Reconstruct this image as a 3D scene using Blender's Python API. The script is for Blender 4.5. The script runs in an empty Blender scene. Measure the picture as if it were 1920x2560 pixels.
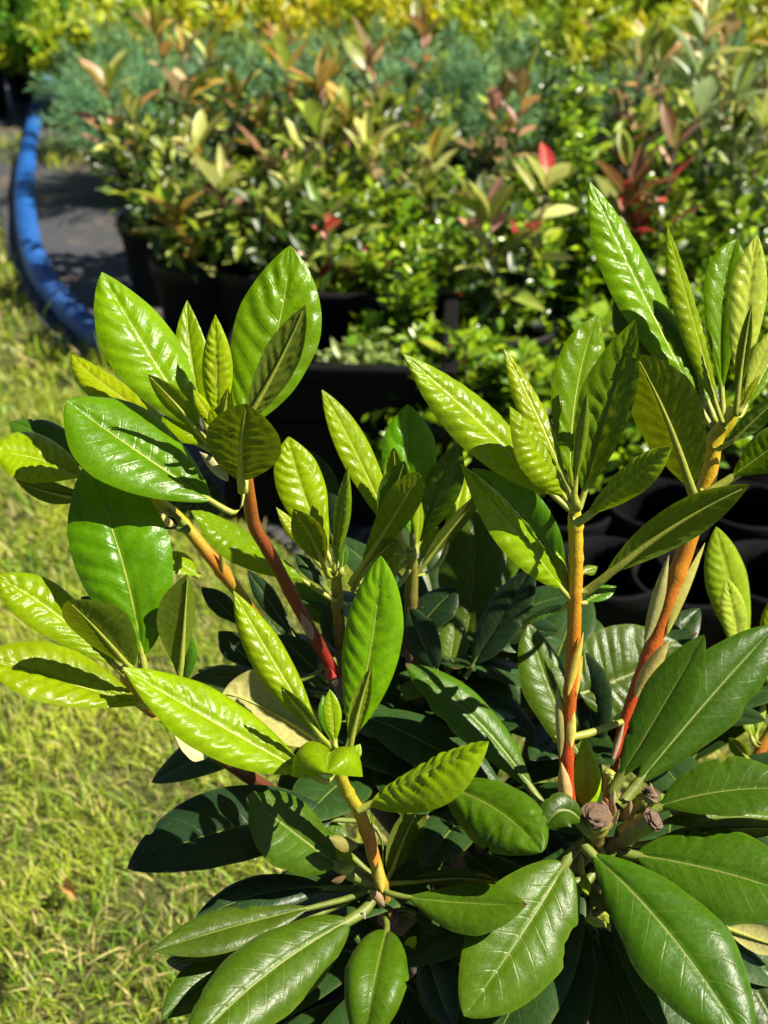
import bpy, math, random
import numpy as np
from mathutils import Vector, Matrix, noise

random.seed(7)
rng = np.random.default_rng(7)
R = math.radians
scn = bpy.context.scene
COL = scn.collection

# ------------------------------------------------------------------ camera, sky, sun, exposure
CAM_H, PITCH, TV = 0.85, R(30), 0.4877
TH = TV * 0.75
cam_d = bpy.data.cameras.new('camera')
cam = bpy.data.objects.new('camera', cam_d); COL.objects.link(cam)
cam.location = (0, 0, CAM_H); cam.rotation_euler = (R(90) - PITCH, 0, 0)
cam_d.sensor_fit = 'VERTICAL'; cam_d.sensor_height = 24; cam_d.lens = 12 / TV
cam_d.clip_start = 0.02; cam_d.clip_end = 1000
cam_d.dof.use_dof = True; cam_d.dof.focus_distance = 0.47; cam_d.dof.aperture_fstop = 7.0
cam_d.dof.aperture_blades = 7
scn.camera = cam

SUN = Vector((0.63, -0.05, 0.77)).normalized()
elev = math.asin(SUN.z); azim = math.atan2(SUN.x, SUN.y)
world = bpy.data.worlds.new('World'); scn.world = world; world.use_nodes = True
wn = world.node_tree.nodes; wl = world.node_tree.links
sky = wn.new('ShaderNodeTexSky'); sky.sky_type = 'NISHITA'; sky.sun_disc = False
sky.air_density = 0.45; sky.dust_density = 0.3; sky.sun_elevation = elev; sky.sun_rotation = azim
bg = wn['Background']; bg.inputs['Strength'].default_value = 0.05
wl.new(sky.outputs[0], bg.inputs['Color'])
sd = bpy.data.lights.new('sun', 'SUN'); sd.energy = 5.0; sd.angle = R(0.5); sd.color = (1, 0.92, 0.76)
so = bpy.data.objects.new('sun', sd); COL.objects.link(so)
so.rotation_euler = SUN.to_track_quat('Z', 'Y').to_euler()
vs = scn.view_settings
vs.view_transform = 'Standard'; vs.look = 'None'; vs.exposure = 1.05; vs.gamma = 1; vs.use_curve_mapping = False
scn.cycles.use_denoising = True
scn.cycles.max_bounces = 8; scn.cycles.transparent_max_bounces = 8

FW = Vector((0, math.cos(PITCH), -math.sin(PITCH)))
RT = Vector((1, 0, 0)); UP = Vector((0, math.sin(PITCH), math.cos(PITCH)))
CP = Vector((0, 0, CAM_H))
REG = {'A': (0, 560, 1.728), 'B': (960, 400, 1.728), 'C': (0, 1240, 1.728), 'D': (960, 1240, 1.728),
       'E': (260, 1800, 1.975), 'F': (1000, 1800, 1.803), 'I': (680, 940, 2.304), 'J': (460, 1300, 2.304),
       'K': (1400, 560, 3.16), 'L': (1480, 1160, 2.634), 'M': (600, 1980, 1.885), 'N': (0, 1000, 2.458),
       'Z': (0, 0, 1.0 / 1.1573)}
def src(reg, p):
    x0, y0, s = REG[reg]
    return p[0] / s + x0, p[1] / s + y0
def at(reg, p, d):
    """point of the place at a given distance in front of the camera"""
    x, y = src(reg, p)
    return CP + FW * d + RT * ((x - 960) / 960 * TH * d) + UP * ((1280 - y) / 1280 * TV * d)
def onground(x, y, z=0.0):
    """ground point; x, y on the 1659 x 2212 view"""
    v = FW + RT * ((x - 829.5) / 829.5 * TH) + UP * ((1106 - y) / 1106 * TV)
    return CP + v * ((CAM_H - z) / -v.z)
def across(x, Y, z=0.3):
    return (x - 829.5) / 829.5 * TH * (Y * math.cos(PITCH) + (CAM_H - z) * math.sin(PITCH))

# ------------------------------------------------------------------ node helpers and materials
def new_mat(name):
    m = bpy.data.materials.new(name); m.use_nodes = True
    nt = m.node_tree; nt.nodes.clear()
    return m, nt
class NT:
    def __init__(s, nt): s.nt = nt
    def n(s, typ, **kw):
        nd = s.nt.nodes.new('ShaderNode' + typ)
        for k, v in kw.items():
            if k.startswith('i_'):
                key = k[2:]; key = int(key) if key.isdigit() else key.replace('_', ' ')
                nd.inputs[key].default_value = v
            else: setattr(nd, k, v)
        return nd
    def l(s, a, b): s.nt.links.new(a, b)
    def math(s, op, a, b=None, c=None, clamp=False):
        nd = s.n('Math', operation=op); nd.use_clamp = clamp
        for i, v in enumerate((a, b, c)):
            if v is None: continue
            if hasattr(v, 'is_output'): s.l(v, nd.inputs[i])
            else: nd.inputs[i].default_value = v
        return nd.outputs[0]
    def mix(s, f, a, b, blend='MIX'):
        nd = s.n('Mix', data_type='RGBA', blend_type=blend)
        for idx, v in ((0, f), (6, a), (7, b)):
            if hasattr(v, 'is_output'): s.l(v, nd.inputs[idx])
            else:
                nd.inputs[idx].default_value = v if idx == 0 else (*v, 1) if len(v) == 3 else v
        return nd.outputs[2]
    def ramp(s, f, stops):
        nd = s.n('ValToRGB'); e = nd.color_ramp.elements
        while len(e) < len(stops): e.new(0.5)
        for k, (p, c) in enumerate(stops):
            e[k].position = p; e[k].color = (*c, 1)
        s.l(f, nd.inputs[0]); return nd.outputs[0]
    def noise(s, vec, scale, detail=3, rough=0.55):
        nd = s.n('TexNoise'); nd.inputs['Scale'].default_value = scale
        nd.inputs['Detail'].default_value = detail; nd.inputs['Roughness'].default_value = rough
        if vec is not None: s.l(vec, nd.inputs['Vector'])
        return nd.outputs[0]

def leaf_material(name, under=None, rough=0.3, vein_pale=0.35, coat=0.0, veins=9.0, spec=0.4, ret_amt=0.3, dusty=0.0):
    """leaf: colour comes from the object, alpha is how much light passes through"""
    m, nt = new_mat(name); k = NT(nt)
    info = k.n('ObjectInfo'); tc = k.n('TexCoord')
    uv = k.n('SeparateXYZ'); k.l(tc.outputs['UV'], uv.inputs[0])
    u = uv.outputs[0]; s = k.math('MULTIPLY_ADD', uv.outputs[1], 2.0, -1.0); a = k.math('ABSOLUTE', s)
    # mottling
    n1 = k.noise(tc.outputs['Object'], 55, 4); n2 = k.noise(tc.outputs['Object'], 420, 3); n3 = k.noise(tc.outputs['Object'], 1500, 2)
    base = info.outputs['Color']
    var = k.math('MULTIPLY_ADD', n1, 0.75, 0.60)
    var = k.math('MULTIPLY', var, k.math('MULTIPLY_ADD', n2, 0.55, 0.72))
    var = k.math('MULTIPLY', var, k.math('MULTIPLY_ADD', n3, 0.3, 0.85))
    c = k.mix(1.0, base, var, 'MULTIPLY')
    yel = k.mix(0.0, base, base)
    hs = k.n('HueSaturation'); hs.inputs['Hue'].default_value = 0.485; hs.inputs['Saturation'].default_value = 0.95; hs.inputs['Value'].default_value = 1.3
    k.l(base, hs.inputs['Color'])
    # side veins and midrib
    ph = k.math('FRACT', k.math('MULTIPLY_ADD', u, veins, k.math('MULTIPLY', a, -1.6)))
    wob = k.math('MULTIPLY_ADD', n1, 0.2, -0.1)
    pk = k.math('ABSOLUTE', k.math('SUBTRACT', k.math('ADD', ph, wob), 0.5))
    sv = k.math('SUBTRACT', 1.0, k.math('MULTIPLY', pk, 15.0), clamp=True)
    sv = k.math('MULTIPLY', sv, k.math('SUBTRACT', 1.0, a, clamp=True))
    wid = k.math('MULTIPLY_ADD', u, -0.04, 0.058)
    mid = k.math('SUBTRACT', 1.0, k.math('DIVIDE', a, wid), clamp=True)
    mid = k.math('MULTIPLY', k.math('POWER', mid, 0.6), k.math('MULTIPLY_ADD', u, -1.15, 1.35, clamp=False))
    pale = k.mix(0.55, hs.outputs[0], (0.42, 0.45, 0.10))
    c = k.mix(k.math('MULTIPLY', sv, vein_pale * 0.5), c, pale)
    c = k.mix(k.math('MULTIPLY', mid, vein_pale), c, pale)
    # underside
    geo = k.n('NewGeometry')
    if under is None:
        ub = k.mix(0.35, base, (0.12, 0.14, 0.02))
    else:
        ub = k.mix(0.0, under, under)
    ub = k.mix(1.0, ub, k.math('MULTIPLY_ADD', n2, 0.7, 0.55), 'MULTIPLY')
    ub = k.mix(k.math('MULTIPLY', k.math('MAXIMUM', mid, k.math('MULTIPLY', sv, 0.6)), 0.35), ub, (0.28, 0.29, 0.05))
    if dusty:
        dn = k.noise(tc.outputs['Object'], 130, 6, 0.7)
        dm_ = k.math('MULTIPLY', k.math('SUBTRACT', dn, 0.54, clamp=True), 3.5 * dusty, clamp=True)
        c = k.mix(dm_, c, (0.30, 0.32, 0.20))
        vs_ = k.n('TexVoronoi'); vs_.inputs['Scale'].default_value = 150; k.l(tc.outputs['Object'], vs_.inputs['Vector'])
        sp = k.math('MULTIPLY', k.math('SUBTRACT', 0.16, vs_.outputs['Distance'], clamp=True), 9.0, clamp=True)
        pick = k.math('GREATER_THAN', k.noise(tc.outputs['Object'], 45, 2), 0.60)
        c = k.mix(k.math('MULTIPLY', k.math('MULTIPLY', sp, pick), 0.7), c, (0.12, 0.08, 0.03))
        edge = k.math('MULTIPLY', k.math('SUBTRACT', k.math('ADD', a, k.math('MULTIPLY', dn, 0.3)), 1.05, clamp=True), 4.0, clamp=True)
        c = k.mix(k.math('MULTIPLY', edge, 0.5), c, (0.16, 0.20, 0.02))
        tipm = k.math('MULTIPLY', k.math('SUBTRACT', k.math('MULTIPLY_ADD', dn, 0.05, u), 0.985, clamp=True), 40.0, clamp=True)
        c = k.mix(k.math('MULTIPLY', tipm, k.math('GREATER_THAN', info.outputs['Random'], 0.45)), c, (0.10, 0.055, 0.02))
    col = k.mix(geo.outputs['Backfacing'], c, ub)
    rg = k.math('MULTIPLY_ADD', n2, 0.22, rough - 0.11)
    rg = k.math('MAXIMUM', rg, k.math('MULTIPLY', geo.outputs['Backfacing'], 0.75))
    vor = k.n('TexVoronoi', feature='DISTANCE_TO_EDGE'); vor.inputs['Scale'].default_value = 330
    k.l(tc.outputs['Object'], vor.inputs['Vector'])
    ret = k.math('MINIMUM', k.math('MULTIPLY', vor.outputs[0], 5.0), 0.5)
    hgt = k.math('ADD', k.math('MULTIPLY', ret, ret_amt), k.math('MULTIPLY', n2, 1.0)); hgt = k.math('MULTIPLY_ADD', sv, -0.8, hgt)
    bump = k.n('Bump'); bump.inputs['Strength'].default_value = 0.30; bump.inputs['Distance'].default_value = 0.0006
    k.l(hgt, bump.inputs['Height'])
    p = k.n('BsdfPrincipled'); k.l(col, p.inputs['Base Color']); k.l(rg, p.inputs['Roughness']); k.l(bump.outputs[0], p.inputs['Normal'])
    p.inputs['Specular IOR Level'].default_value = spec
    p.inputs['Coat Weight'].default_value = coat; p.inputs['Coat Roughness'].default_value = 0.22
    t = k.n('BsdfTranslucent'); tcol = k.mix(0.6, base, (0.30, 0.36, 0.005)); tcol = k.mix(1.0, tcol, var, 'MULTIPLY')
    k.l(tcol, t.inputs[0]); k.l(bump.outputs[0], t.inputs['Normal'])
    ms = k.n('MixShader'); k.l(info.outputs['Alpha'], ms.inputs[0]); k.l(p.outputs[0], ms.inputs[1]); k.l(t.outputs[0], ms.inputs[2])
    o = k.n('OutputMaterial'); k.l(ms.outputs[0], o.inputs[0])
    return m

def plain(name, col, rough=0.6, scale=60, amount=0.5, bump=0.0, bscale=None, spec=0.5, coords='Object', attr=None, transl=0.0, objcol=False):
    m, nt = new_mat(name); k = NT(nt)
    tc = k.n('TexCoord'); n1 = k.noise(tc.outputs[coords], scale, 5)
    if attr:
        a = k.n('Attribute', attribute_name=attr); basec = a.outputs['Color']
    elif objcol:
        basec = k.n('ObjectInfo').outputs['Color']
    else:
        basec = k.mix(0, col, col)
    c = k.mix(1.0, basec, k.math('MULTIPLY_ADD', n1, amount * 2, 1 - amount), 'MULTIPLY')
    p = k.n('BsdfPrincipled'); k.l(c, p.inputs['Base Color'])
    k.l(k.math('MULTIPLY_ADD', n1, 0.3, rough - 0.15), p.inputs['Roughness'])
    p.inputs['Specular IOR Level'].default_value = spec
    if bump:
        b = k.n('Bump'); b.inputs['Strength'].default_value = 0.6; b.inputs['Distance'].default_value = bump
        k.l(k.noise(tc.outputs[coords], bscale or scale * 3, 5), b.inputs['Height']); k.l(b.outputs[0], p.inputs['Normal'])
    out = p.outputs[0]
    if transl:
        t = k.n('BsdfTranslucent'); k.l(k.mix(0.3, c, (0.35, 0.4, 0.02)), t.inputs[0])
        ms = k.n('MixShader'); ms.inputs[0].default_value = transl; k.l(p.outputs[0], ms.inputs[1]); k.l(t.outputs[0], ms.inputs[2]); out = ms.outputs[0]
    o = k.n('OutputMaterial'); k.l(out, o.inputs[0])
    return m

def stem_material(name, stops):
    m, nt = new_mat(name); k = NT(nt)
    tc = k.n('TexCoord'); uv = k.n('SeparateXYZ'); k.l(tc.outputs['UV'], uv.inputs[0])
    n1 = k.noise(tc.outputs['Object'], 90, 4)
    f = k.math('ADD', uv.outputs[0], k.math('MULTIPLY_ADD', n1, 0.16, -0.08), clamp=True)
    c = k.ramp(f, stops)
    n2 = k.noise(tc.outputs['Object'], 700, 4)
    c = k.mix(1.0, c, k.math('MULTIPLY_ADD', n2, 0.8, 0.6), 'MULTIPLY')
    c = k.mix(k.math('MULTIPLY', k.math('SUBTRACT', k.noise(tc.outputs['Object'], 260, 5), 0.66, clamp=True), 2.0, clamp=True), c, (0.40, 0.28, 0.08))
    mp = k.n('Mapping'); mp.inputs['Scale'].default_value = (6, 26, 1); k.l(tc.outputs['UV'], mp.inputs[0])
    st = k.noise(mp.outputs[0], 3.0, 5, 0.65)
    c = k.mix(k.math('MULTIPLY', k.math('SUBTRACT', st, 0.55, clamp=True), 1.3, clamp=True), c, (0.40, 0.32, 0.05))
    c = k.mix(k.math('MULTIPLY', k.math('SUBTRACT', 0.42, st, clamp=True), 2.0, clamp=True), c, (0.10, 0.03, 0.012))
    p = k.n('BsdfPrincipled'); k.l(c, p.inputs['Base Color']); p.inputs['Roughness'].default_value = 0.36
    b = k.n('Bump'); b.inputs['Distance'].default_value = 0.0005; b.inputs['Strength'].default_value = 0.6
    k.l(n2, b.inputs['Height']); k.l(b.outputs[0], p.inputs['Normal'])
    o = k.n('OutputMaterial'); k.l(p.outputs[0], o.inputs[0])
    return m

MAT = {}
MAT['young'] = leaf_material('young_leaf', rough=0.29, vein_pale=0.17, spec=0.25)
MAT['mature'] = leaf_material('mature_leaf', rough=0.36, vein_pale=0.27, spec=0.22, ret_amt=0.22, dusty=0.08)
MAT['cream'] = leaf_material('cream_underside_leaf', under=(0.42, 0.40, 0.13), rough=0.5)
MAT['petiole'] = plain('petiole', (0.30, 0.33, 0.04), 0.45, 300, 0.3, 0.0003)
MAT['petiole_old'] = plain('old_petiole', (0.15, 0.19, 0.025), 0.5, 300, 0.4, 0.0003)
MAT['bract'] = plain('bract', (0.5, 0.42, 0.16), 0.55, 220, 0.45, 0.0003, objcol=True, transl=0.15)
MAT['stem_orange'] = stem_material('orange_stem', [(0, (0.42, 0.015, 0.008)), (0.3, (0.48, 0.075, 0.010)), (0.55, (0.52, 0.20, 0.010)), (0.78, (0.54, 0.36, 0.012)), (1, (0.46, 0.46, 0.02))])
MAT['stem_red'] = stem_material('red_stem', [(0, (0.30, 0.010, 0.010)), (0.14, (0.17, 0.020, 0.012)), (0.5, (0.20, 0.045, 0.014)), (0.75, (0.42, 0.15, 0.015)), (1, (0.40, 0.36, 0.02))])  # dark maroon stretch holds the shade on the lower stem
MAT['stem_brown'] = stem_material('brown_stem', [(0, (0.10, 0.03, 0.018)), (0.5, (0.19, 0.065, 0.025)), (0.75, (0.40, 0.20, 0.025)), (1, (0.46, 0.36, 0.03))])
MAT['stem_yellow'] = stem_material('yellow_stem', [(0, (0.22, 0.07, 0.03)), (0.22, (0.40, 0.30, 0.03)), (0.38, (0.48, 0.16, 0.02)), (0.55, (0.36, 0.30, 0.02)), (1, (0.42, 0.42, 0.03))])
MAT['stem_olive'] = stem_material('olive_stem', [(0, (0.12, 0.07, 0.03)), (0.5, (0.20, 0.17, 0.03)), (1, (0.26, 0.28, 0.04))])
MAT['bark'] = plain('old_bark', (0.16, 0.11, 0.075), 0.85, 160, 0.6, 0.0015)
MAT['cut'] = plain('dry_stub_end', (0.17, 0.11, 0.07), 0.9, 600, 0.8, 0.002)
MAT['black'] = plain('black_plastic', (0.006, 0.006, 0.0065), 0.62, 25, 0.6, 0.0008, 120, spec=0.25)
MAT['matte'] = plain('matte_black_plastic', (0.005, 0.005, 0.0055), 0.85, 25, 0.6, 0.001, 90, spec=0.12)  # duller and slightly darker version of the black plastic
MAT['soil'] = plain('soil', (0.055, 0.038, 0.026), 0.95, 40, 0.6, 0.01, 90)
MAT['wood'] = plain('shrub_twig', (0.11, 0.07, 0.045), 0.8, 120, 0.5, 0.0006)
MAT['foliage'] = plain('small_foliage', (0.1, 0.2, 0.02), 0.38, 30, 0.35, attr='col', transl=0.30)
MAT['glossy'] = plain('glossy_foliage', (0.1, 0.2, 0.02), 0.28, 30, 0.3, attr='col', transl=0.22)
MAT['needle'] = plain('needle_foliage', (0.1, 0.2, 0.02), 0.6, 30, 0.35, attr='col', transl=0.15)
m, nt = new_mat('shrub_leaf'); k = NT(nt); tc = k.n('TexCoord'); info = k.n('ObjectInfo')
xyz = k.n('SeparateXYZ'); k.l(tc.outputs['Object'], xyz.inputs[0])
n1 = k.noise(tc.outputs['Object'], 4.5, 4)
f = k.math('MULTIPLY_ADD', n1, 1.6, k.math('MULTIPLY_ADD', xyz.outputs[1], -0.7, -0.35), clamp=True)
c = k.mix(k.math('MULTIPLY', f, 0.42), info.outputs['Color'], (0.22, 0.32, 0.03))
rib = k.math('SUBTRACT', 1.0, k.math('MULTIPLY', k.math('ABSOLUTE', xyz.outputs[0]), 30.0), clamp=True)
c = k.mix(k.math('MULTIPLY', rib, 0.5), c, (0.45, 0.42, 0.16))
c = k.mix(1.0, c, k.math('MULTIPLY_ADD', n1, 1.0, 0.5), 'MULTIPLY')
p = k.n('BsdfPrincipled'); k.l(c, p.inputs['Base Color']); p.inputs['Roughness'].default_value = 0.38
t = k.n('BsdfTranslucent'); k.l(c, t.inputs[0]); ms = k.n('MixShader'); ms.inputs[0].default_value = 0.3
k.l(p.outputs[0], ms.inputs[1]); k.l(t.outputs[0], ms.inputs[2]); o_ = k.n('OutputMaterial'); k.l(ms.outputs[0], o_.inputs[0]); MAT['far_leaf'] = m
MAT['grass'] = plain('grass_blade', (0.1, 0.2, 0.02), 0.5, 20, 0.35, attr='col', transl=0.3)

# ------------------------------------------------------------------ object helpers
WPOS = {}
def link(o, parent=None, loc=None):
    COL.objects.link(o)
    if loc is not None: o.location = loc
    if parent is not None:
        o.parent = parent
        if parent.name in WPOS:                         # parents that are only shifted, never turned
            o.matrix_parent_inverse = Matrix.Translation(-WPOS[parent.name])
    return o
def mesh_obj(name, verts, faces, mats, parent=None, loc=(0, 0, 0), uvs=None, midx=None, smooth=True, col=None):
    me = bpy.data.meshes.new(name)
    me.from_pydata([tuple(v) for v in verts], [], faces)
    if not isinstance(mats, (list, tuple)): mats = [mats]
    for m in mats: me.materials.append(m)
    if midx is not None: me.polygons.foreach_set('material_index', midx)
    if smooth: me.polygons.foreach_set('use_smooth', [True] * len(me.polygons))
    if uvs is not None:
        lay = me.uv_layers.new(name='UVMap'); li = np.empty(len(me.loops), dtype=np.int32)
        me.loops.foreach_get('vertex_index', li)
        lay.data.foreach_set('uv', np.asarray(uvs, dtype=np.float32)[li].ravel())
    if col is not None:
        ca = me.color_attributes.new('col', 'FLOAT_COLOR', 'POINT')
        ca.data.foreach_set('color', np.asarray(col, dtype=np.float32).ravel())
    me.update()
    o = bpy.data.objects.new(name, me)
    link(o, parent, loc); WPOS[o.name] = Vector(loc)
    return o
def tag(o, label=None, cat=None, group=None, kind=None):
    for k_, v in (('label', label), ('category', cat), ('group', group), ('kind', kind)):
        if v: o[k_] = v
    return o
def empty(name, loc):
    o = bpy.data.objects.new(name, None); COL.objects.link(o); o.location = loc; o.empty_display_size = 0.05
    WPOS[o.name] = Vector(loc); return o

def tube_data(pts, rad, sides=12, per=8, nodes=(), caps=True, jitter=0.0, seed=0):
    """smooth tube through points (Catmull-Rom); uv.x runs along it"""
    P = [Vector(p) for p in pts]; n = len(P)
    C, Rr, T = [], [], []
    for i in range(n - 1):
        p0 = P[max(i - 1, 0)]; p1 = P[i]; p2 = P[i + 1]; p3 = P[min(i + 2, n - 1)]
        for j in range(per + (1 if i == n - 2 else 0)):
            t = j / per
            C.append(0.5 * ((2 * p1) + (p2 - p0) * t + (2 * p0 - 5 * p1 + 4 * p2 - p3) * t * t + (-p0 + 3 * p1 - 3 * p2 + p3) * t ** 3))
            Rr.append(rad[i] * (1 - t) + rad[i + 1] * t); T.append((i + t) / (n - 1))
    V, UV, F = [], [], []
    ref = None
    for i, c in enumerate(C):
        tg = (C[min(i + 1, len(C) - 1)] - C[max(i - 1, 0)]).normalized()
        if ref is None: ref = tg.orthogonal().normalized()
        ref = (ref - tg * ref.dot(tg)).normalized(); bi = tg.cross(ref)
        r = Rr[i]
        for nd in nodes: r *= 1 + 0.16 * math.exp(-((T[i] - nd) / 0.012) ** 2)
        for s in range(sides):
            a = 2 * math.pi * s / sides
            rr = r * (1 + jitter * noise.noise(Vector((math.cos(a) * 1.3, math.sin(a) * 1.3, i * 0.35 + seed * 7.7))))
            V.append(c + ref * math.cos(a) * rr + bi * math.sin(a) * rr); UV.append((T[i], s / sides))
    for i in range(len(C) - 1):
        for s in range(sides):
            F.append((i * sides + s, i * sides + (s + 1) % sides, (i + 1) * sides + (s + 1) % sides, (i + 1) * sides + s))
    if caps:
        F.append(tuple(range(sides))[::-1]); F.append(tuple(range(len(V) - sides, len(V))))
    return V, F, UV
def tube(name, pts, rad, mat, parent, **kw):
    V, F, UV = tube_data(pts, rad, **kw)
    b = Vector(pts[0])
    return mesh_obj(name, [v - b for v in V], F, mat, parent, b, UV)

# ------------------------------------------------------------------ a single broad leaf
def leaf_data(B, M, T, nrm, width, umax=0.55, q=0.72, fold=0.16, roll=0.25, quilt=0.05, nv=10, pet=0.08, curl=0.0,
              wave=0.03, bites=(), rows=62, cols=20, petr=0.0011, seed=0, twist=0.0, rib=True, tipq=0.17, to=None, asym=0.0):
    """closed curve base > tip with blade, sunken side veins, rolled margins and a petiole that runs on as the midrib"""
    C = 2 * M - (B + T) / 2
    L = (M - B).length + (T - M).length
    p = math.log(0.5) / math.log(umax)
    V, UV, F, MI = [], [], [], []
    tl = [pet + (1 - pet) * i / rows for i in range(rows + 1)]
    def frame(t):
        pos = B * (1 - t) ** 2 + C * 2 * t * (1 - t) + T * t * t
        tg = ((C - B) * 2 * (1 - t) + (T - C) * 2 * t).normalized()
        N = (nrm - tg * nrm.dot(tg)).normalized()
        if twist: N = Matrix.Rotation(twist * (t - 0.4), 3, tg) @ N
        return pos - N * (curl * L * max(t - 0.35, 0) ** 2.2), tg, N, N.cross(tg)
    for i, t in enumerate(tl):
        u = i / rows
        pos, tg, N, S = frame(t)
        h = 0.5 * width * max(math.sin(math.pi * min(max(u, 1e-5), 1 - 1e-5) ** p), 0) ** (q if u < umax else q + tipq)
        h = max(h, 0.0002)
        for j in range(cols + 1):
            s = -1 + 2 * j / cols
            a = abs(s)
            hh = h * (1 + asym * (1 if s > 0 else -1)) * (1 + wave * noise.noise(Vector((u * 6, (1 if s > 0 else -1) * 3.1, seed))))
            for bu, bs, bw, bd in bites:
                if s * bs > 0: hh *= 1 - bd * math.exp(-((u - bu) / bw) ** 4)
            vph = math.pi * (u * nv - a * 1.6 + 0.6 * noise.noise(Vector((u * 4.5, s * 1.5, seed + 5))))
            pil = abs(math.sin(vph)) ** 0.75 - 0.62
            lump = noise.noise(Vector((u * 9, s * 2.6, seed + 11)))
            z = hh * (fold * a - roll * a ** 3)
            env = min(a * 6, 1) * (1 - a ** 5) * min(u * 8, 1) * min((1 - u) * 8, 1)
            z += 0.5 * width * quilt * (1.05 + 0.6 * noise.noise(Vector((u * 3.3, s * 1.7, seed + 31)))) * (1.0 * pil + 0.5 * lump + 0.22 * noise.noise(Vector((u * 22, s * 7, seed + 21)))) * env
            z -= 0.5 * width * 0.055 * math.exp(-(s / 0.07) ** 2) * min(u * 9, 1) * min((1 - u) * 6, 1)
            x = s * hh * (1 - 0.28 * roll * a * a - 0.35 * fold * fold)
            V.append(pos + S * x + N * z); UV.append((u, (s + 1) / 2))
    w = cols + 1
    for i in range(rows):
        for j in range(cols):
            F.append((i * w + j, (i + 1) * w + j, (i + 1) * w + j + 1, i * w + j + 1)); MI.append(0)
    if rib:
        o = len(V); ns, ks = 18, 7
        ext = 0
        if to is not None:
            p0, tg0, N0, S0 = frame(0.0); ext = 6; Ln = (to - p0).length
            for i in range(ext):
                f = i / ext; c1 = p0 - tg0 * Ln * 0.5
                pp = to * (1 - f) ** 2 + c1 * 2 * f * (1 - f) + p0 * f * f
                r = petr * (1.25 - 0.1 * f)
                for s in range(ks):
                    an = 2 * math.pi * s / ks
                    V.append(pp + N0 * (r * math.sin(an)) + S0 * (r * 1.2 * math.cos(an))); UV.append((0, 0.5))
        for i in range(ns + 1):
            t = 0.96 * i / ns
            pos, tg, N, S = frame(t)
            r = petr * (1.15 - 0.95 * min(t * 1.25, 1))
            off = -r * 0.75 - (0.5 * width * 0.05 if t > pet + 0.05 else 0)
            for s in range(ks):
                an = 2 * math.pi * s / ks
                V.append(pos + N * (off * min(t / max(pet, 0.03), 1) + r * math.sin(an)) + S * (r * 1.2 * math.cos(an))); UV.append((t, 0.5))
        for i in range(ns + ext):
            for s in range(ks):
                F.append((o + i * ks + s, o + i * ks + (s + 1) % ks, o + (i + 1) * ks + (s + 1) % ks, o + (i + 1) * ks + s)); MI.append(1)
    return V, F, UV, MI

KIND = {  # colour, share of light let through, material, shape
    'y': ((0.24, 0.36, 0.001), 0.36, 'young', dict(quilt=0.060, nv=11)),
    'yg': ((0.29, 0.385, 0.002), 0.36, 'young', dict(quilt=0.085, nv=12, roll=0.45)),
    'yp': ((0.40, 0.50, 0.05), 0.34, 'young', dict(quilt=0.075, nv=12, roll=0.35)),
    'g': ((0.125, 0.25, 0.001), 0.28, 'young', dict(quilt=0.055, nv=9)),
    'gd': ((0.07, 0.19, 0.008), 0.22, 'young', dict(quilt=0.035, nv=9)),
    'ol': ((0.16, 0.25, 0.008), 0.30, 'young', dict(quilt=0.085, nv=12, roll=0.5)),
    'm': ((0.036, 0.084, 0.002), 0.10, 'mature', dict(quilt=0.012, nv=9, pet=0.12, roll=0.2)),
    'ml': ((0.058, 0.115, 0.003), 0.13, 'mature', dict(quilt=0.014, nv=9, pet=0.12, roll=0.2)),
    'd': ((0.013, 0.036, 0.012), 0.05, 'mature', dict(quilt=0.012, nv=9, pet=0.12, roll=0.25)),  # darkened mature leaf, for leaves whose shade is put into the colour
    's': ((0.036, 0.073, 0.012), 0.10, 'mature', dict(quilt=0.016, nv=9, pet=0.12)),
    'c': ((0.10, 0.20, 0.03), 0.25, 'cream', dict(quilt=0.04, nv=10, fold=0.1)),
}
nleaf = [0]
LINE = {}
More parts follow.
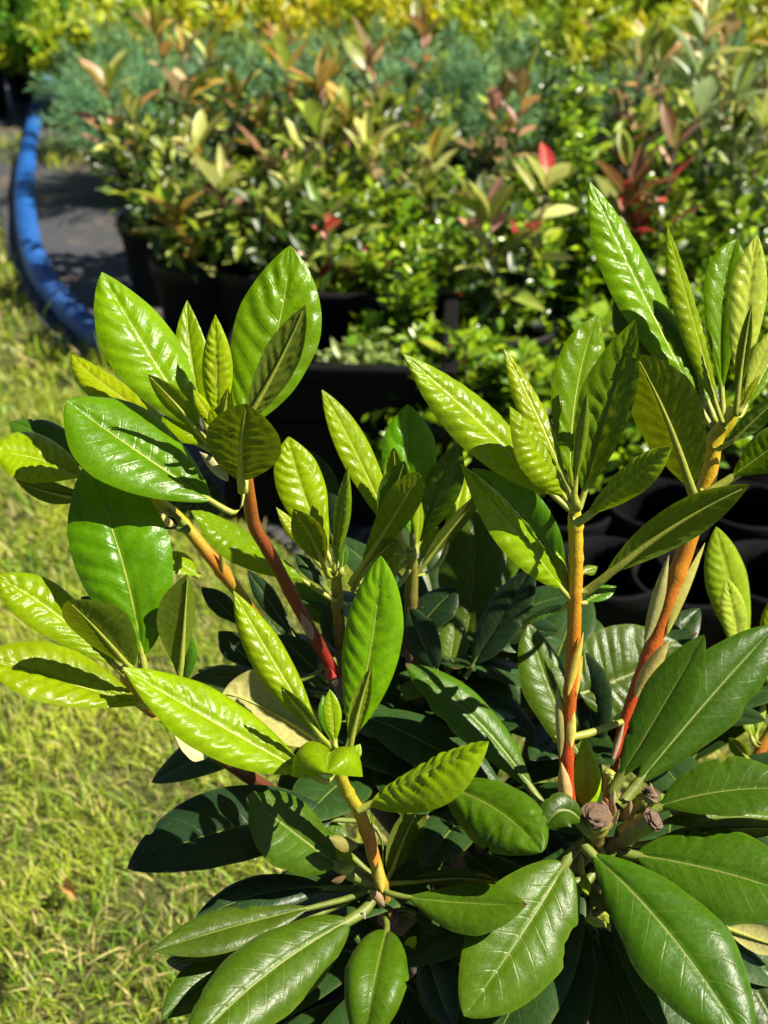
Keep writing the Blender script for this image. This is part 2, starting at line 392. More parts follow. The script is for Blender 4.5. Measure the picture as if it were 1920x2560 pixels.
def leaf(parent, reg, b, t, W, n, kind, d, dt=0.0, mid=None, dm=0.0, db=0.0, tint=None, label=None, name='leaf', **kw):
    """d: distance of the whorl (m); db, dm, dt: how much farther base, middle and tip stand (cm)"""
    nleaf[0] += 1
    B = at(reg, b, d + db / 100); T = at(reg, t, d + dt / 100)
    N = (RT * n[0] + UP * n[1] - FW * n[2]).normalized()
    dmid = d + ((db + dt) / 2 + dm) / 100
    if mid is None:
        ax = T - B; Nn = (N - ax * (N.dot(ax) / ax.length_squared)).normalized()
        M = (B + T) / 2 + Nn * ax.length * 0.03 + (-FW) * (-dm / 100)
    else: M = at(reg, mid, dmid)
    ax = (T - B).normalized(); S = (N - ax * N.dot(ax)).normalized().cross(ax)
    ai = Vector((ax.dot(RT), ax.dot(UP)))
    si = Vector((S.dot(RT), S.dot(UP)))
    if ai.length > 0.3: ai.normalize(); perp = abs(si.x * ai.y - si.y * ai.x)
    else: perp = si.length
    width = W / REG[reg][2] * 2 * dmid * TH / 1920 / max(perp, 0.4) * 1.07
    col, tr, mat, shp = KIND[kind]
    a = dict(shp); a.update(kw)
    if (T - B).length < 0.05: a.setdefault('rows', 40); a.setdefault('cols', 14)
    mb = a.pop('petmat', 'petiole_old' if mat == 'mature' else 'petiole')
    if mat == 'mature' and not a.get('bites') and rng.uniform() < 0.5: a['bites'] = tuple((rng.uniform(.25, .92), rng.choice((-1, 1)), rng.uniform(.012, .035), rng.uniform(.06, .22)) for _ in range(rng.integers(1, 4)))
    a.setdefault('asym', rng.uniform(-0.07, 0.07))
    if mat == 'mature': a.setdefault('curl', rng.uniform(0.0, 0.16)); a.setdefault('wave', 0.07); a['umax'] = a.get('umax', .55) + rng.uniform(-.03, .03)
    ln = LINE.get(parent.name)
    if ln and a.get('rib', True):
        near = min(ln, key=lambda v: (v - B).length); ds = (near - B).length
        if 0.003 < ds < 0.04: a['to'] = near
    V, F, UV, MI = leaf_data(B, M, T, N, width, seed=nleaf[0] * 1.37, **a)
    o = mesh_obj(name, [v - B for v in V], F, [MAT[mat], MAT[mb]], parent, B, UV, MI)
    j = rng.uniform(0.88, 1.12); g = rng.uniform(0.94, 1.06)
    c = tint or col
    o.color = (c[0] * j, c[1] * j * g, c[2] * j, tr)
    if label: o['label'] = label
    return o
def bract(parent, reg, b, t, W, n, d, dt=0.0, col=(0.52, 0.44, 0.15), db=0.0, **kw):
    o = leaf(parent, reg, b, t, W, n, 'y', d, dt=dt, db=db, tint=col, name='bract', quilt=0.0, nv=4, fold=-0.35, roll=0.3, pet=0.0,
             rows=22, cols=8, rib=False, wave=0.08, **{**dict(umax=0.45, q=0.7), **kw})
    o.data.materials.clear(); o.data.materials.append(MAT['bract'])
    return o

# ------------------------------------------------------------------ ground, lawn, weed mat
m, nt = new_mat('lawn_soil'); k = NT(nt); tc = k.n('TexCoord')
c = k.ramp(k.noise(tc.outputs['Object'], 14, 6, 0.7), [(0.3, (0.05, 0.055, 0.012)), (0.55, (0.11, 0.12, 0.025)), (0.75, (0.22, 0.20, 0.07))])
p = k.n('BsdfPrincipled'); k.l(c, p.inputs['Base Color']); p.inputs['Roughness'].default_value = 0.95
b_ = k.n('Bump'); b_.inputs['Distance'].default_value = 0.02; k.l(k.noise(tc.outputs['Object'], 90, 5), b_.inputs['Height']); k.l(b_.outputs[0], p.inputs['Normal'])
o_ = k.n('OutputMaterial'); k.l(p.outputs[0], o_.inputs[0]); MAT['lawn'] = m

g = mesh_obj('ground', [(-300, -300, 0), (300, -300, 0), (300, 300, 0), (-300, 300, 0)], [(0, 1, 2, 3)], MAT['lawn'], smooth=False)
tag(g, kind='structure')

m, nt = new_mat('weed_mat'); k = NT(nt); tc = k.n('TexCoord')
n1 = k.noise(tc.outputs['Object'], 3.2, 6, 0.65); n2 = k.noise(tc.outputs['Object'], 30, 5)
wv = k.n('TexWave', wave_type='BANDS', bands_direction='X'); wv.inputs['Scale'].default_value = 130; k.l(tc.outputs['Object'], wv.inputs[0])
wv2 = k.n('TexWave', wave_type='BANDS', bands_direction='Y'); wv2.inputs['Scale'].default_value = 130; k.l(tc.outputs['Object'], wv2.inputs[0])
weave = k.math('MULTIPLY', wv.outputs['Fac'], wv2.outputs['Fac'])
fab = k.mix(n2, (0.045, 0.047, 0.055), (0.095, 0.098, 0.11))
dirt = k.mix(n2, (0.10, 0.066, 0.040), (0.26, 0.18, 0.11))
msk = k.math('MULTIPLY', k.math('SUBTRACT', k.math('ADD', n1, k.math('MULTIPLY', n2, 0.3)), 0.68, clamp=True), 5.0, clamp=True)
c = k.mix(msk, fab, dirt)
p = k.n('BsdfPrincipled'); k.l(c, p.inputs['Base Color'])
k.l(k.math('MULTIPLY_ADD', msk, 0.35, 0.5), p.inputs['Roughness'])
b_ = k.n('Bump'); b_.inputs['Distance'].default_value = 0.012; b_.inputs['Strength'].default_value = 0.8
k.l(k.math('ADD', k.math('ADD', n1, k.math('MULTIPLY', n2, 0.5)), k.math('MULTIPLY', weave, 0.1)), b_.inputs['Height']); k.l(b_.outputs[0], p.inputs['Normal'])
o_ = k.n('OutputMaterial'); k.l(p.outputs[0], o_.inputs[0]); MAT['mat'] = m

EDGE = [(-2.6, 5.0)] + [tuple(onground(*q)[:2]) for q in ((-40, 350), (-10, 430), (10, 520), (35, 610), (78, 690), (150, 765), (250, 835), (350, 930), (480, 1080), (640, 1200))] + [(0.10, 1.36), (0.17, 1.22), (0.22, 1.0), (0.9, 0.92), (2.4, 0.9)]
def edge_y(x):
    if x <= EDGE[0][0]: return EDGE[0][1]
    for (x1, y1), (x2, y2) in zip(EDGE, EDGE[1:]):
        if x1 <= x <= x2: return y1 + (y2 - y1) * (x - x1) / (x2 - x1)
    return EDGE[-1][1]
xs = np.linspace(-3.2, 2.6, 88); V, F = [], []
NJ = 60
for i, x in enumerate(xs):
    y0 = edge_y(x) + 0.02 * noise.noise(Vector((x * 6, 0, 0)))
    for j in range(NJ + 1):
        f = (j / NJ) ** 1.6; y = y0 + (7.5 - y0) * f
        z = 0.006 + max(0, 0.022 * noise.noise(Vector((x * 2.3, y * 2.3, 1))) + 0.012 * noise.noise(Vector((x * 8, y * 5, 4)))) * min(1, j / 3)
        V.append((x, y, z))
for i in range(len(xs) - 1):
    for j in range(NJ):
        a = i * (NJ + 1) + j; F.append((a, a + NJ + 1, a + NJ + 2, a + 1))
g = mesh_obj('weed_mat', V, F, MAT['mat']); tag(g, kind='structure')

# grass blades
def blades(name, P, hgt, wid, cols, mat, parent=None, lean=0.7, seed=1, zbase=0.0, stiff=0.5):
    r = np.random.default_rng(seed); n = len(P)
    az = r.uniform(0, 2 * np.pi, n); ln = r.uniform(0.15, lean, n); h = hgt * r.uniform(0.45, 1.2, n) * np.where(r.uniform(0, 1, n) < 0.05, 1.8, 1.0)
    fz = az + r.uniform(-0.9, 0.9, n) + np.pi / 2
    dx, dy = np.cos(az), np.sin(az); sx, sy = np.cos(fz), np.sin(fz)
    V = np.zeros((n, 7, 3), np.float32)
    for lv, (t, w) in enumerate(((0, 1.0), (0.4, 0.9), (0.75, 0.6), (1.0, 0))):
        out = h * ln * t ** 1.7; up = h * t * (1 - 0.35 * ln * t)
        cx = P[:, 0] + dx * out; cy = P[:, 1] + dy * out; cz = P[:, 2] + up
        if lv < 3:
            for sd_, q_ in ((-1, 0), (1, 1)):
                V[:, lv * 2 + q_, 0] = cx + sd_ * sx * wid * w * 0.5; V[:, lv * 2 + q_, 1] = cy + sd_ * sy * wid * w * 0.5; V[:, lv * 2 + q_, 2] = cz
        else:
            V[:, 6, 0] = cx; V[:, 6, 1] = cy; V[:, 6, 2] = cz
    base = (np.arange(n) * 7)[:, None]
    quads = np.concatenate([base + np.array([[0, 1, 3, 2]]), base + np.array([[2, 3, 5, 4]])]); tris = base + np.array([[4, 5, 6]])
    return raw_mesh(name, V.reshape(-1, 3), quads, tris, np.repeat(cols, 7, axis=0), mat, parent)
def raw_mesh(name, V, quads, tris, col, mat, parent=None, loc=(0, 0, 0)):
    me = bpy.data.meshes.new(name)
    nq, ntr = len(quads), len(tris)
    me.vertices.add(len(V)); me.vertices.foreach_set('co', np.ascontiguousarray(V, np.float32).ravel())
    me.loops.add(nq * 4 + ntr * 3)
    idx = np.concatenate([np.asarray(quads).ravel(), np.asarray(tris).ravel()]).astype(np.int32)
    me.loops.foreach_set('vertex_index', idx)
    me.polygons.add(nq + ntr)
    me.polygons.foreach_set('loop_start', np.concatenate([np.arange(nq) * 4, nq * 4 + np.arange(ntr) * 3]).astype(np.int32))
    me.polygons.foreach_set('use_smooth', np.ones(nq + ntr, bool))
    ca = me.color_attributes.new('col', 'FLOAT_COLOR', 'POINT')
    c4 = np.ones((len(V), 4), np.float32); c4[:, :3] = col
    ca.data.foreach_set('color', c4.ravel())
    me.materials.append(mat); me.update(calc_edges=True); me.validate()
    o = bpy.data.objects.new(name, me); COL.objects.link(o); o.location = loc
    if parent is not None: o.parent = parent
    return o
def lawn_points(n, x0, x1, y0, y1, seed):
    r = np.random.default_rng(seed)
    P = np.stack([r.uniform(x0, x1, n), r.uniform(y0, y1, n), np.zeros(n)], 1)
    e = np.interp(P[:, 0], [q[0] for q in EDGE], [q[1] for q in EDGE])
    P = P[P[:, 1] < e + r.normal(0, 0.025, n)]
    # uneven cover: tufts and thin spots
    cl = np.array([noise.noise(Vector((a * 11, b * 11, 2))) for a, b, _ in P])
    bare = np.array([noise.noise(Vector((a * 3.1 + 5, b * 3.1, 7))) for a, b, _ in P])
    return P[(r.uniform(-0.75, 0.5, len(P)) < cl) & (r.uniform(-0.9, -0.1, len(P)) < bare)], r
def grass_cols(P, r):
    n = len(P)
    t = np.array([noise.noise(Vector((a * 7, b * 7, 9))) for a, b, _ in P])[:, None]
    green = np.array([[0.16, 0.31, 0.015]]); lime = np.array([[0.50, 0.58, 0.045]]); straw = np.array([[0.72, 0.60, 0.22]])
    c = green + (lime - green) * np.clip(0.5 + 1.2 * t + r.normal(0, 0.35, (n, 1)), 0, 1)
    dry = (r.uniform(0, 1, (n, 1)) < 0.15 + 0.24 * np.clip(-t, 0, 1))
    c = np.where(dry, straw * r.uniform(0.6, 1.15, (n, 1)), c)
    return c * r.uniform(0.75, 1.2, (n, 1))
P, r_ = lawn_points(200000, -0.95, 0.75, 0.30, 1.95, 3)
gr = blades('lawn_grass', P, 0.023, 0.0018, grass_cols(P, r_), MAT['grass'], lean=1.3, seed=4)
tag(gr, 'short yellowish green lawn grass in front of the potted shrubs', 'grass', kind='stuff')
P, r_ = lawn_points(80000, -2.6, -0.3, 1.3, 4.4, 5)
gr = blades('lawn_grass', P, 0.036, 0.0038, grass_cols(P, r_), MAT['grass'], lean=1.2, seed=6)
tag(gr, 'sunlit lawn grass running along the blue hose', 'grass', kind='stuff')
# weeds that grow through the weed mat beside the hose
for (px, py, spread, n, lab) in ((150, 345, 0.16, 420, 'thin tuft of grass on the weed mat right of the blue hose'), (40, 320, 0.12, 160, 'sparse grass tuft left of the far end of the hose'),
                            (240, 800, 0.10, 300, 'dry grass tuft at the near end of the blue hose')):
    q = onground(px, py); r_ = np.random.default_rng(px)
    P = np.stack([q.x + r_.normal(0, spread, n), q.y + r_.normal(0, spread * 0.7, n), np.full(n, 0.006)], 1)
    gr = blades('grass_tuft', P, 0.06, 0.004, grass_cols(P, r_), MAT['grass'], lean=1.1, seed=px)
    tag(gr, lab, 'grass', kind='stuff')

# ------------------------------------------------------------------ blue hose
m, nt = new_mat('blue_hose'); k = NT(nt); tc = k.n('TexCoord'); uv = k.n('SeparateXYZ'); k.l(tc.outputs['UV'], uv.inputs[0])
n1 = k.noise(tc.outputs['Object'], 9, 5); n2 = k.noise(tc.outputs['Object'], 60, 4)
c = k.mix(n1, (0.003, 0.065, 0.30), (0.010, 0.14, 0.50))
c = k.mix(k.math('MULTIPLY', k.math('SUBTRACT', n2, 0.60, clamp=True), 1.6, clamp=True), c, (0.10, 0.11, 0.13))
p = k.n('BsdfPrincipled'); k.l(c, p.inputs['Base Color']); p.inputs['Roughness'].default_value = 0.48
wv = k.n('TexWave', wave_type='BANDS', bands_direction='X'); wv.inputs['Scale'].default_value = 90; wv.inputs['Distortion'].default_value = 1.0; k.l(tc.outputs['UV'], wv.inputs[0])
b_ = k.n('Bump'); b_.inputs['Distance'].default_value = 0.004; k.l(k.math('ADD', wv.outputs['Fac'], n2), b_.inputs['Height']); k.l(b_.outputs[0], p.inputs['Normal'])
o_ = k.n('OutputMaterial'); k.l(p.outputs[0], o_.inputs[0]); MAT['hose'] = m
HR = 0.034
hp = [(128, 130), (104, 170), (88, 215), (68, 290), (56, 370), (54, 450), (66, 530), (96, 605), (146, 668), (205, 722), (275, 768), (380, 800), (500, 800)]
hpts = [onground(x, y, HR * 0.9) for x, y in hp]
for q in hpts: q.z = HR * 0.88 + 0.006
V, F, UV = tube_data(hpts, [HR * random.uniform(0.93, 1.05) for _ in hpts], sides=24, per=14, jitter=0.035, seed=3)
V = [Vector((v.x, v.y, 0.006 + (v.z - 0.006) * 0.9)) for v in V]
hs = mesh_obj('garden_hose', V, F, MAT['hose'], uvs=UV)
tag(hs, 'thick blue water hose curving over the black weed mat beside the lawn', 'hose')

# ------------------------------------------------------------------ pots and crates
def lathe(prof, n=28):
    V, F = [], []
    for r, z in prof:
        for i in range(n):
            a = 2 * math.pi * i / n; V.append((r * math.cos(a), r * math.sin(a), z))
    for j in range(len(prof) - 1):
        for i in range(n):
            F.append((j * n + i, j * n + (i + 1) % n, (j + 1) * n + (i + 1) % n, (j + 1) * n + i))
    F.append(tuple(range(n))[::-1])
    return V, F
def pot_profile(r, h):
    return [(r * 0.80, 0), (r * 0.82, 0.012), (r * 0.97, h - 0.035), (r * 1.03, h - 0.033), (r * 1.05, h - 0.004), (r * 1.03, h), (r * 0.97, h), (r * 0.95, h - 0.03), (r * 0.9, h - 0.06)]
PV, PF = lathe(pot_profile(0.10, 0.20)); pot_me = None
SV, SF = lathe([(0.093, 0.165), (0.07, 0.172), (0.03, 0.176), (0.003, 0.177)], 18)

def box(V, F, x0, x1, y0, y1, z0, z1):
    o = len(V)
    V += [(x0, y0, z0), (x1, y0, z0), (x1, y1, z0), (x0, y1, z0), (x0, y0, z1), (x1, y0, z1), (x1, y1, z1), (x0, y1, z1)]
    F += [(o, o + 3, o + 2, o + 1), (o + 4, o + 5, o + 6, o + 7), (o, o + 1, o + 5, o + 4), (o + 1, o + 2, o + 6, o + 5), (o + 2, o + 3, o + 7, o + 6), (o + 3, o, o + 4, o + 7)]
def bevelled(name, V, F, mat, parent, w=0.004):
    o = mesh_obj(name, V, F, mat, smooth=False)
    if parent is not None: o.parent = parent
    md = o.modifiers.new('bevel', 'BEVEL'); md.width = w; md.segments = 2; md.limit_method = 'ANGLE'
    return o
def crate(loc, w, d, h, rz, label):
    e = empty('plastic_crate', loc); e.rotation_euler = (0, 0, rz)
    tag(e, label, 'crate', 'black nursery crates'); x, y, t = w / 2, d / 2, 0.006
    for nm, (x0, x1, y0, y1) in (('side_panel', (-x, x, -y, -y + t)), ('side_panel', (-x, x, y - t, y)), ('side_panel', (-x, -x + t, -y + t, y - t)), ('side_panel', (x - t, x, -y + t, y - t))):
        V, F = [], []; box(V, F, x0, x1, y0, y1, 0.002, h - 0.02); bevelled(nm, V, F, MAT['matte'], e, 0.0015)
    V, F = [], []; box(V, F, -x + t, x - t, -y + t, y - t, 0.004, 0.012); bevelled('floor_panel', V, F, MAT['matte'], e, 0.001)
    V, F = [], []
    for x0, x1, y0, y1 in ((-x - .012, x + .012, -y - .012, -y + .012), (-x - .012, x + .012, y - .012, y + .012), (-x - .012, -x + .012, -y + .012, y - .012), (x - .012, x + .012, -y + .012, y - .012)):
        box(V, F, x0, x1, y0, y1, h - 0.022, h)
    bevelled('rim', V, F, MAT['matte'], e)
    for zz in (h * 0.30, h * 0.62):
        V, F = [], []; box(V, F, -x - .007, x + .007, -y - .007, -y, zz, zz + 0.012); bevelled('rib', V, F, MAT['matte'], e, 0.002)
    for sx in (-1, 1):
        V, F = [], []; box(V, F, sx * x - .010, sx * x + .010, -y - .010, -y + .010, 0.002, h - 0.023); bevelled('corner_post', V, F, MAT['matte'], e, 0.003)
    return e
crate((across(750, 1.60, .15), 1.58, 0), 0.33, 0.32, 0.275, R(-4), 'black plastic crate with pale weeds inside, behind the centre shoots')
crate((across(1370, 1.66, .15), 1.72, 0), 0.44, 0.40, 0.20, R(-3), 'low black plastic crate behind the orange rhododendron stems')
crate((across(1760, 1.7, .15), 1.74, 0), 0.40, 0.40, 0.20, R(2), 'low black plastic crate at the right edge of the photo')

# ------------------------------------------------------------------ shrubs in the nursery bed
def far_leaf_mesh(name, w, fold, bend):
    V, F = [], []
    prof = [(0, 0.04), (0.12, 0.35), (0.35, 0.9), (0.6, 1.0), (0.82, 0.65), (1.0, 0.02)]
    for t, ww in prof:
        for s in (-1, 0, 1):
            V.append((s * ww * w * 0.5 * math.cos(fold), t, abs(s) * ww * w * 0.5 * math.sin(fold) - bend * t * t))
    for i in range(len(prof) - 1):
        for j in range(2):
            a = i * 3 + j; F.append((a, a + 1, a + 4, a + 3))
    me = bpy.data.meshes.new(name); me.from_pydata(V, [], F); me.materials.append(MAT['far_leaf'])
    me.polygons.foreach_set('use_smooth', [True] * len(me.polygons)); me.update(); return me
FL = [far_leaf_mesh('shrub_leaf', 0.33, 0.5, 0.12), far_leaf_mesh('shrub_leaf', 0.37, 0.25, 0.28), far_leaf_mesh('shrub_leaf', 0.30, 0.8, -0.06), far_leaf_mesh('shrub_leaf', 0.34, 0.6, 0.35)]
FS = [far_leaf_mesh('small_leaf', 0.46, 0.25, 0.08), far_leaf_mesh('small_leaf', 0.52, 0.1, 0.18)]

def shared(name, V, F, mat, cache={}):
    if name not in cache:
        me = bpy.data.meshes.new(name); me.from_pydata(V, [], F); me.materials.append(mat)
        me.polygons.foreach_set('use_smooth', [True] * len(me.polygons)); me.update(); cache[name] = me
    return cache[name]
def potted(name, loc, label, cat, group, pot_scale=1.0):
    e = empty(name, loc); tag(e, label, cat, group)
    for nm, V, F, mt in (('pot', PV, PF, MAT['black']), ('soil', SV, SF, MAT['soil'])):
        o = bpy.data.objects.new(nm, shared(nm, V, F, mt)); COL.objects.link(o); o.parent = e; o.scale = (pot_scale,) * 3
    return e
def orient(d, up=Vector((0, 0, 1)), roll=0.0):
    d = d.normalized(); z = up - d * up.dot(d)
    if z.length < 1e-3: z = d.orthogonal()
    z.normalize(); x = d.cross(z)
    return (Matrix((x, d, z)).transposed() @ Matrix.Rotation(roll, 3, 'Y')).to_euler()
def put_leaf(e, mes, pos, d, size, col, rnd, name='leaf', roll=None):
    o = bpy.data.objects.new(name, rnd.choice(mes)); COL.objects.link(o); o.parent = e
    o.location = pos; o.rotation_euler = orient(d, roll=rnd.uniform(-0.5, 0.5) if roll is None else roll)
    s = size * rnd.uniform(0.6, 1.25); o.scale = (s * rnd.uniform(0.8, 1.25), s, s)
    j = rnd.uniform(0.8, 1.2); o.color = (col[0] * j, col[1] * j, col[2] * j * rnd.uniform(0.8, 1.2), 1)
    return o
def sticks(e, segs, mat, name='twig'):
    V, F = [], []
    for a, b, r0, r1 in segs:
        v, f, _ = tube_data([a, (Vector(a) + Vector(b)) / 2 + Vector((random.uniform(-.004, .004), random.uniform(-.004, .004), 0)), b], [r0, (r0 + r1) / 2, r1], sides=5, per=2)
        o = len(V); V += v; F += [tuple(i + o for i in q) for q in f]
    o = mesh_obj(name, V, F, mat); o.parent = e; return o
def leaf_cloud(name, pos, dirs, size, cols, mat, e, seed=0, wr=0.42):
    """many small folded leaves as one mesh: 2 quads each"""
    r = np.random.default_rng(seed); n = len(pos)
    d = dirs / np.linalg.norm(dirs, axis=1, keepdims=True)
    up = r.normal(0, 0.45, (n, 3)); up[:, 2] += 1; up[:, 0] += 0.3; up[:, 1] -= 0.25
    s = np.cross(d, up); s /= np.linalg.norm(s, axis=1, keepdims=True) + 1e-6
    nn = np.cross(s, d); L = (size * r.uniform(0.45, 1.45, n))[:, None]; w = L * wr * 0.5
    V = np.stack([pos, pos + d * L * 0.5 + s * w + nn * w * 0.35, pos + d * L - nn * L * 0.08, pos + d * L * 0.5 - s * w + nn * w * 0.35, pos + d * L * 0.52 ], 1)
    b = (np.arange(n) * 5)[:, None]
    tris = np.concatenate([b + np.array([[0, 1, 4]]), b + np.array([[1, 2, 4]]), b + np.array([[2, 3, 4]]), b + np.array([[3, 0, 4]])])
    o = raw_mesh(name, V.reshape(-1, 3), np.zeros((0, 4), int), tris, np.repeat(cols, 5, axis=0), mat, e)
    o['kind'] = 'stuff'; return o

def broadleaf_shrub(x, Y, top, label, tips, mids, seed, lower=0.045, nstem=5, spread=0.13, size=0.105, group='broad-leaved potted shrubs', pale=0.5, low=None):
    rnd = random.Random(seed); Y *= 0.92; top -= lower - 0.065; loc = Vector((across(x, Y, top * 0.7), Y, 0.006))
    e = potted('broadleaf_shrub', loc, label, 'shrub', group)
    segs = []; nl = 0
    dark = (0.035, 0.085, 0.012)  # lower leaves darkened: shade under the crown put into the colour
    for s in range(nstem):
        a = rnd.uniform(0, 2 * math.pi); rr = spread * math.sqrt(rnd.uniform(0.05, 1)); h = top * rnd.uniform(0.62, 0.95) if s else top
        b0 = Vector((0.02 * math.cos(a), 0.02 * math.sin(a), 0.17)); b1 = Vector((rr * math.cos(a), rr * math.sin(a), h - 0.05))
        segs.append((b0, b1, 0.004, 0.0022))
        n = rnd.randint(11, 15)
        for q in range(n):
            t = 0.15 + 0.85 * q / (n - 1); p_ = b0.lerp(b1, t)
            az = q * 2.4 + s; el = 0.0 + 0.95 * t ** 2 + rnd.uniform(-0.3, 0.3)
            d = Vector((math.cos(az) * math.cos(el), math.sin(az) * math.cos(el), math.sin(el)))
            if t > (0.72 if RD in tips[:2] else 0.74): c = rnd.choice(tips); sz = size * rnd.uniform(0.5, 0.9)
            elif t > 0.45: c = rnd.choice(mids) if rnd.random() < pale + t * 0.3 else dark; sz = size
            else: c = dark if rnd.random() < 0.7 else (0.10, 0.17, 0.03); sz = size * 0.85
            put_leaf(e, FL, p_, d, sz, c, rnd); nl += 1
        a1 = rnd.uniform(0, 6.28)
        for q in range(rnd.randint(3, 5)):
            az = a1 + q * 2.2; el = rnd.uniform(0.75, 1.25)
            put_leaf(e, FL, b1, Vector((math.cos(az) * math.cos(el), math.sin(az) * math.cos(el), math.sin(el))), size * 0.95, rnd.choice(tips + mids + mids), rnd)
    sticks(e, segs, MAT['wood'])
    n = int(4000 * spread * spread * 4.2); r = np.random.default_rng(seed)
    pos = r.normal(0, 1, (n, 3)); pos /= np.linalg.norm(pos, axis=1, keepdims=True); dirs = 0.35 * pos + r.normal(0, 0.8, (n, 3)); dirs[:, 2] += 0.35
    rad = r.uniform(0.3, 1, (n, 1)) ** 0.5
    pos = pos * rad * np.array([[spread * 1.15, spread * 1.15, (top - 0.2) * 0.34]]) + np.array([[0, 0, 0.2 + (top - 0.2) * 0.40]])
    ca = np.array(low or [(0.02, 0.05, 0.004), (0.03, 0.08, 0.005), (0.07, 0.15, 0.008), (0.26, 0.34, 0.02)]); cols = ca[r.integers(0, len(ca), n)] * r.uniform(0.7, 1.2, (n, 1))  # mostly dark tones, painting shade into the gaps between leaves
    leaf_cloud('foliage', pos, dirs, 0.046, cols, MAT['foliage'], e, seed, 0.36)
    return e
def glossy_shrub(x, Y, top, label, seed, spread=0.16, bottom=0.14, n=1500, group='glossy small-leaved potted shrubs', red=0.0, bright=1.0):
    rnd = random.Random(seed); r = np.random.default_rng(seed); loc = Vector((across(x, Y, top * 0.7), Y, 0.006))
    e = potted('glossy_shrub', loc, label, 'shrub', group)
    segs = []; tw = []
    for s in range(34):
        a = rnd.uniform(0, 2 * math.pi); f = math.sqrt(rnd.uniform(0, 1)); h = bottom + (top - bottom) * (1 - 0.75 * f * f) * rnd.uniform(0.55, 1.05)
        b0 = Vector((0.015 * math.cos(a), 0.015 * math.sin(a), 0.17)); b1 = Vector((spread * f * 1.1 * math.cos(a), spread * f * 1.1 * math.sin(a), max(h, 0.12)))
        tw.append((b0, b1)); 
        if s < 14: segs.append((b0, b1, 0.003, 0.0015))
    sticks(e, segs, MAT['wood'])
    per = n // len(tw); pos, dirs, tt = [], [], []
    for b0, b1 in tw:
        t = r.uniform(0.25, 1.0, per) ** 0.7
        p_ = np.array(b0)[None] + (np.array(b1 - b0))[None] * t[:, None] + r.normal(0, 0.010, (per, 3))
        ax = np.array((b1 - b0).normalized()); d = r.normal(0, 1, (per, 3)); d -= (d @ ax)[:, None] * ax[None] * 0.7
        d /= np.linalg.norm(d, axis=1, keepdims=True); d += ax[None] * 0.55
        pos.append(p_); dirs.append(d); tt.append(t)
    pos = np.concatenate(pos); dirs = np.concatenate(dirs); tt = np.concatenate(tt)[:, None]
    ca = np.array([(0.015, 0.05, 0.003), (0.10, 0.24, 0.004), (0.34, 0.50, 0.008)]) * bright  # darkest inside: the bush's inner shade is painted into the leaf colours
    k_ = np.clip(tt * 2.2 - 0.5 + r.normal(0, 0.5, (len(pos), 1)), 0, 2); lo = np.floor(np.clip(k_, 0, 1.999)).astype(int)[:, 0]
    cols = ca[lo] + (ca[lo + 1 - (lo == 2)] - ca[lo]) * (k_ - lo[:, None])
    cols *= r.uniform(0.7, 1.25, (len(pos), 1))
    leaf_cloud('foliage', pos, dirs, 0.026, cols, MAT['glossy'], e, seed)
    for b0, b1 in tw[:16]:
        ax = (b1 - b0).normalized()
        for q in range(5):
            az = q * 2.4; o1 = ax.orthogonal().normalized(); o2 = ax.cross(o1)
            d = o1 * math.cos(az) + o2 * math.sin(az) + ax * rnd.uniform(0.3, 0.9)
            c = (0.36, 0.035, 0.03) if rnd.random() < red else rnd.choice([(0.14, 0.32, 0.008), (0.26, 0.44, 0.01), (0.40, 0.50, 0.02), (0.09, 0.22, 0.01)])
            put_leaf(e, FS, b1 - ax * 0.012 * q, d, 0.042, c, rnd)
    return e
def feathery_shrub(name, x, Y, top, label, cat, group, pal, seed, spread=0.22, n=5200, ln=0.035, wr=0.10, bottom=0.12, droop=0.0, mat='needle'):
    rnd = random.Random(seed); r = np.random.default_rng(seed); loc = Vector((across(x, Y, top * 0.7), Y, 0.006))
    e = potted(name, loc, label, cat, group); segs = []; nt_ = 70; per = n // nt_
    pos, dirs, cols = [], [], []; pal = np.array(pal)
    for s in range(nt_):
        a = rnd.uniform(0, 2 * math.pi); f = math.sqrt(rnd.uniform(0, 1)); h = bottom + (top - bottom) * (1 - 0.6 * f * f) * rnd.uniform(0.5, 1.08)
        b0 = Vector((0, 0, 0.17)); b1 = Vector((spread * f * 1.1 * math.cos(a), spread * f * 1.1 * math.sin(a), h))
        if s < 16: segs.append((b0, b1, 0.003, 0.0012))
        t = r.uniform(0.3, 1, per) ** 0.6; p_ = np.array(b0) + np.array(b1 - b0) * t[:, None] + r.normal(0, 0.014, (per, 3))
        ax = np.array((b1 - b0).normalized()); d = r.normal(0, 0.55, (per, 3)) + ax; d[:, 2] -= droop
        pos.append(p_); dirs.append(d); c0 = pal[r.integers(0, len(pal))]; cols.append(c0 * r.uniform(0.7, 1.25, (per, 1)))
    sticks(e, segs, MAT['wood'])
    leaf_cloud('foliage', np.concatenate(pos), np.concatenate(dirs), ln, np.concatenate(cols), MAT[mat], e, seed, wr)
    return e

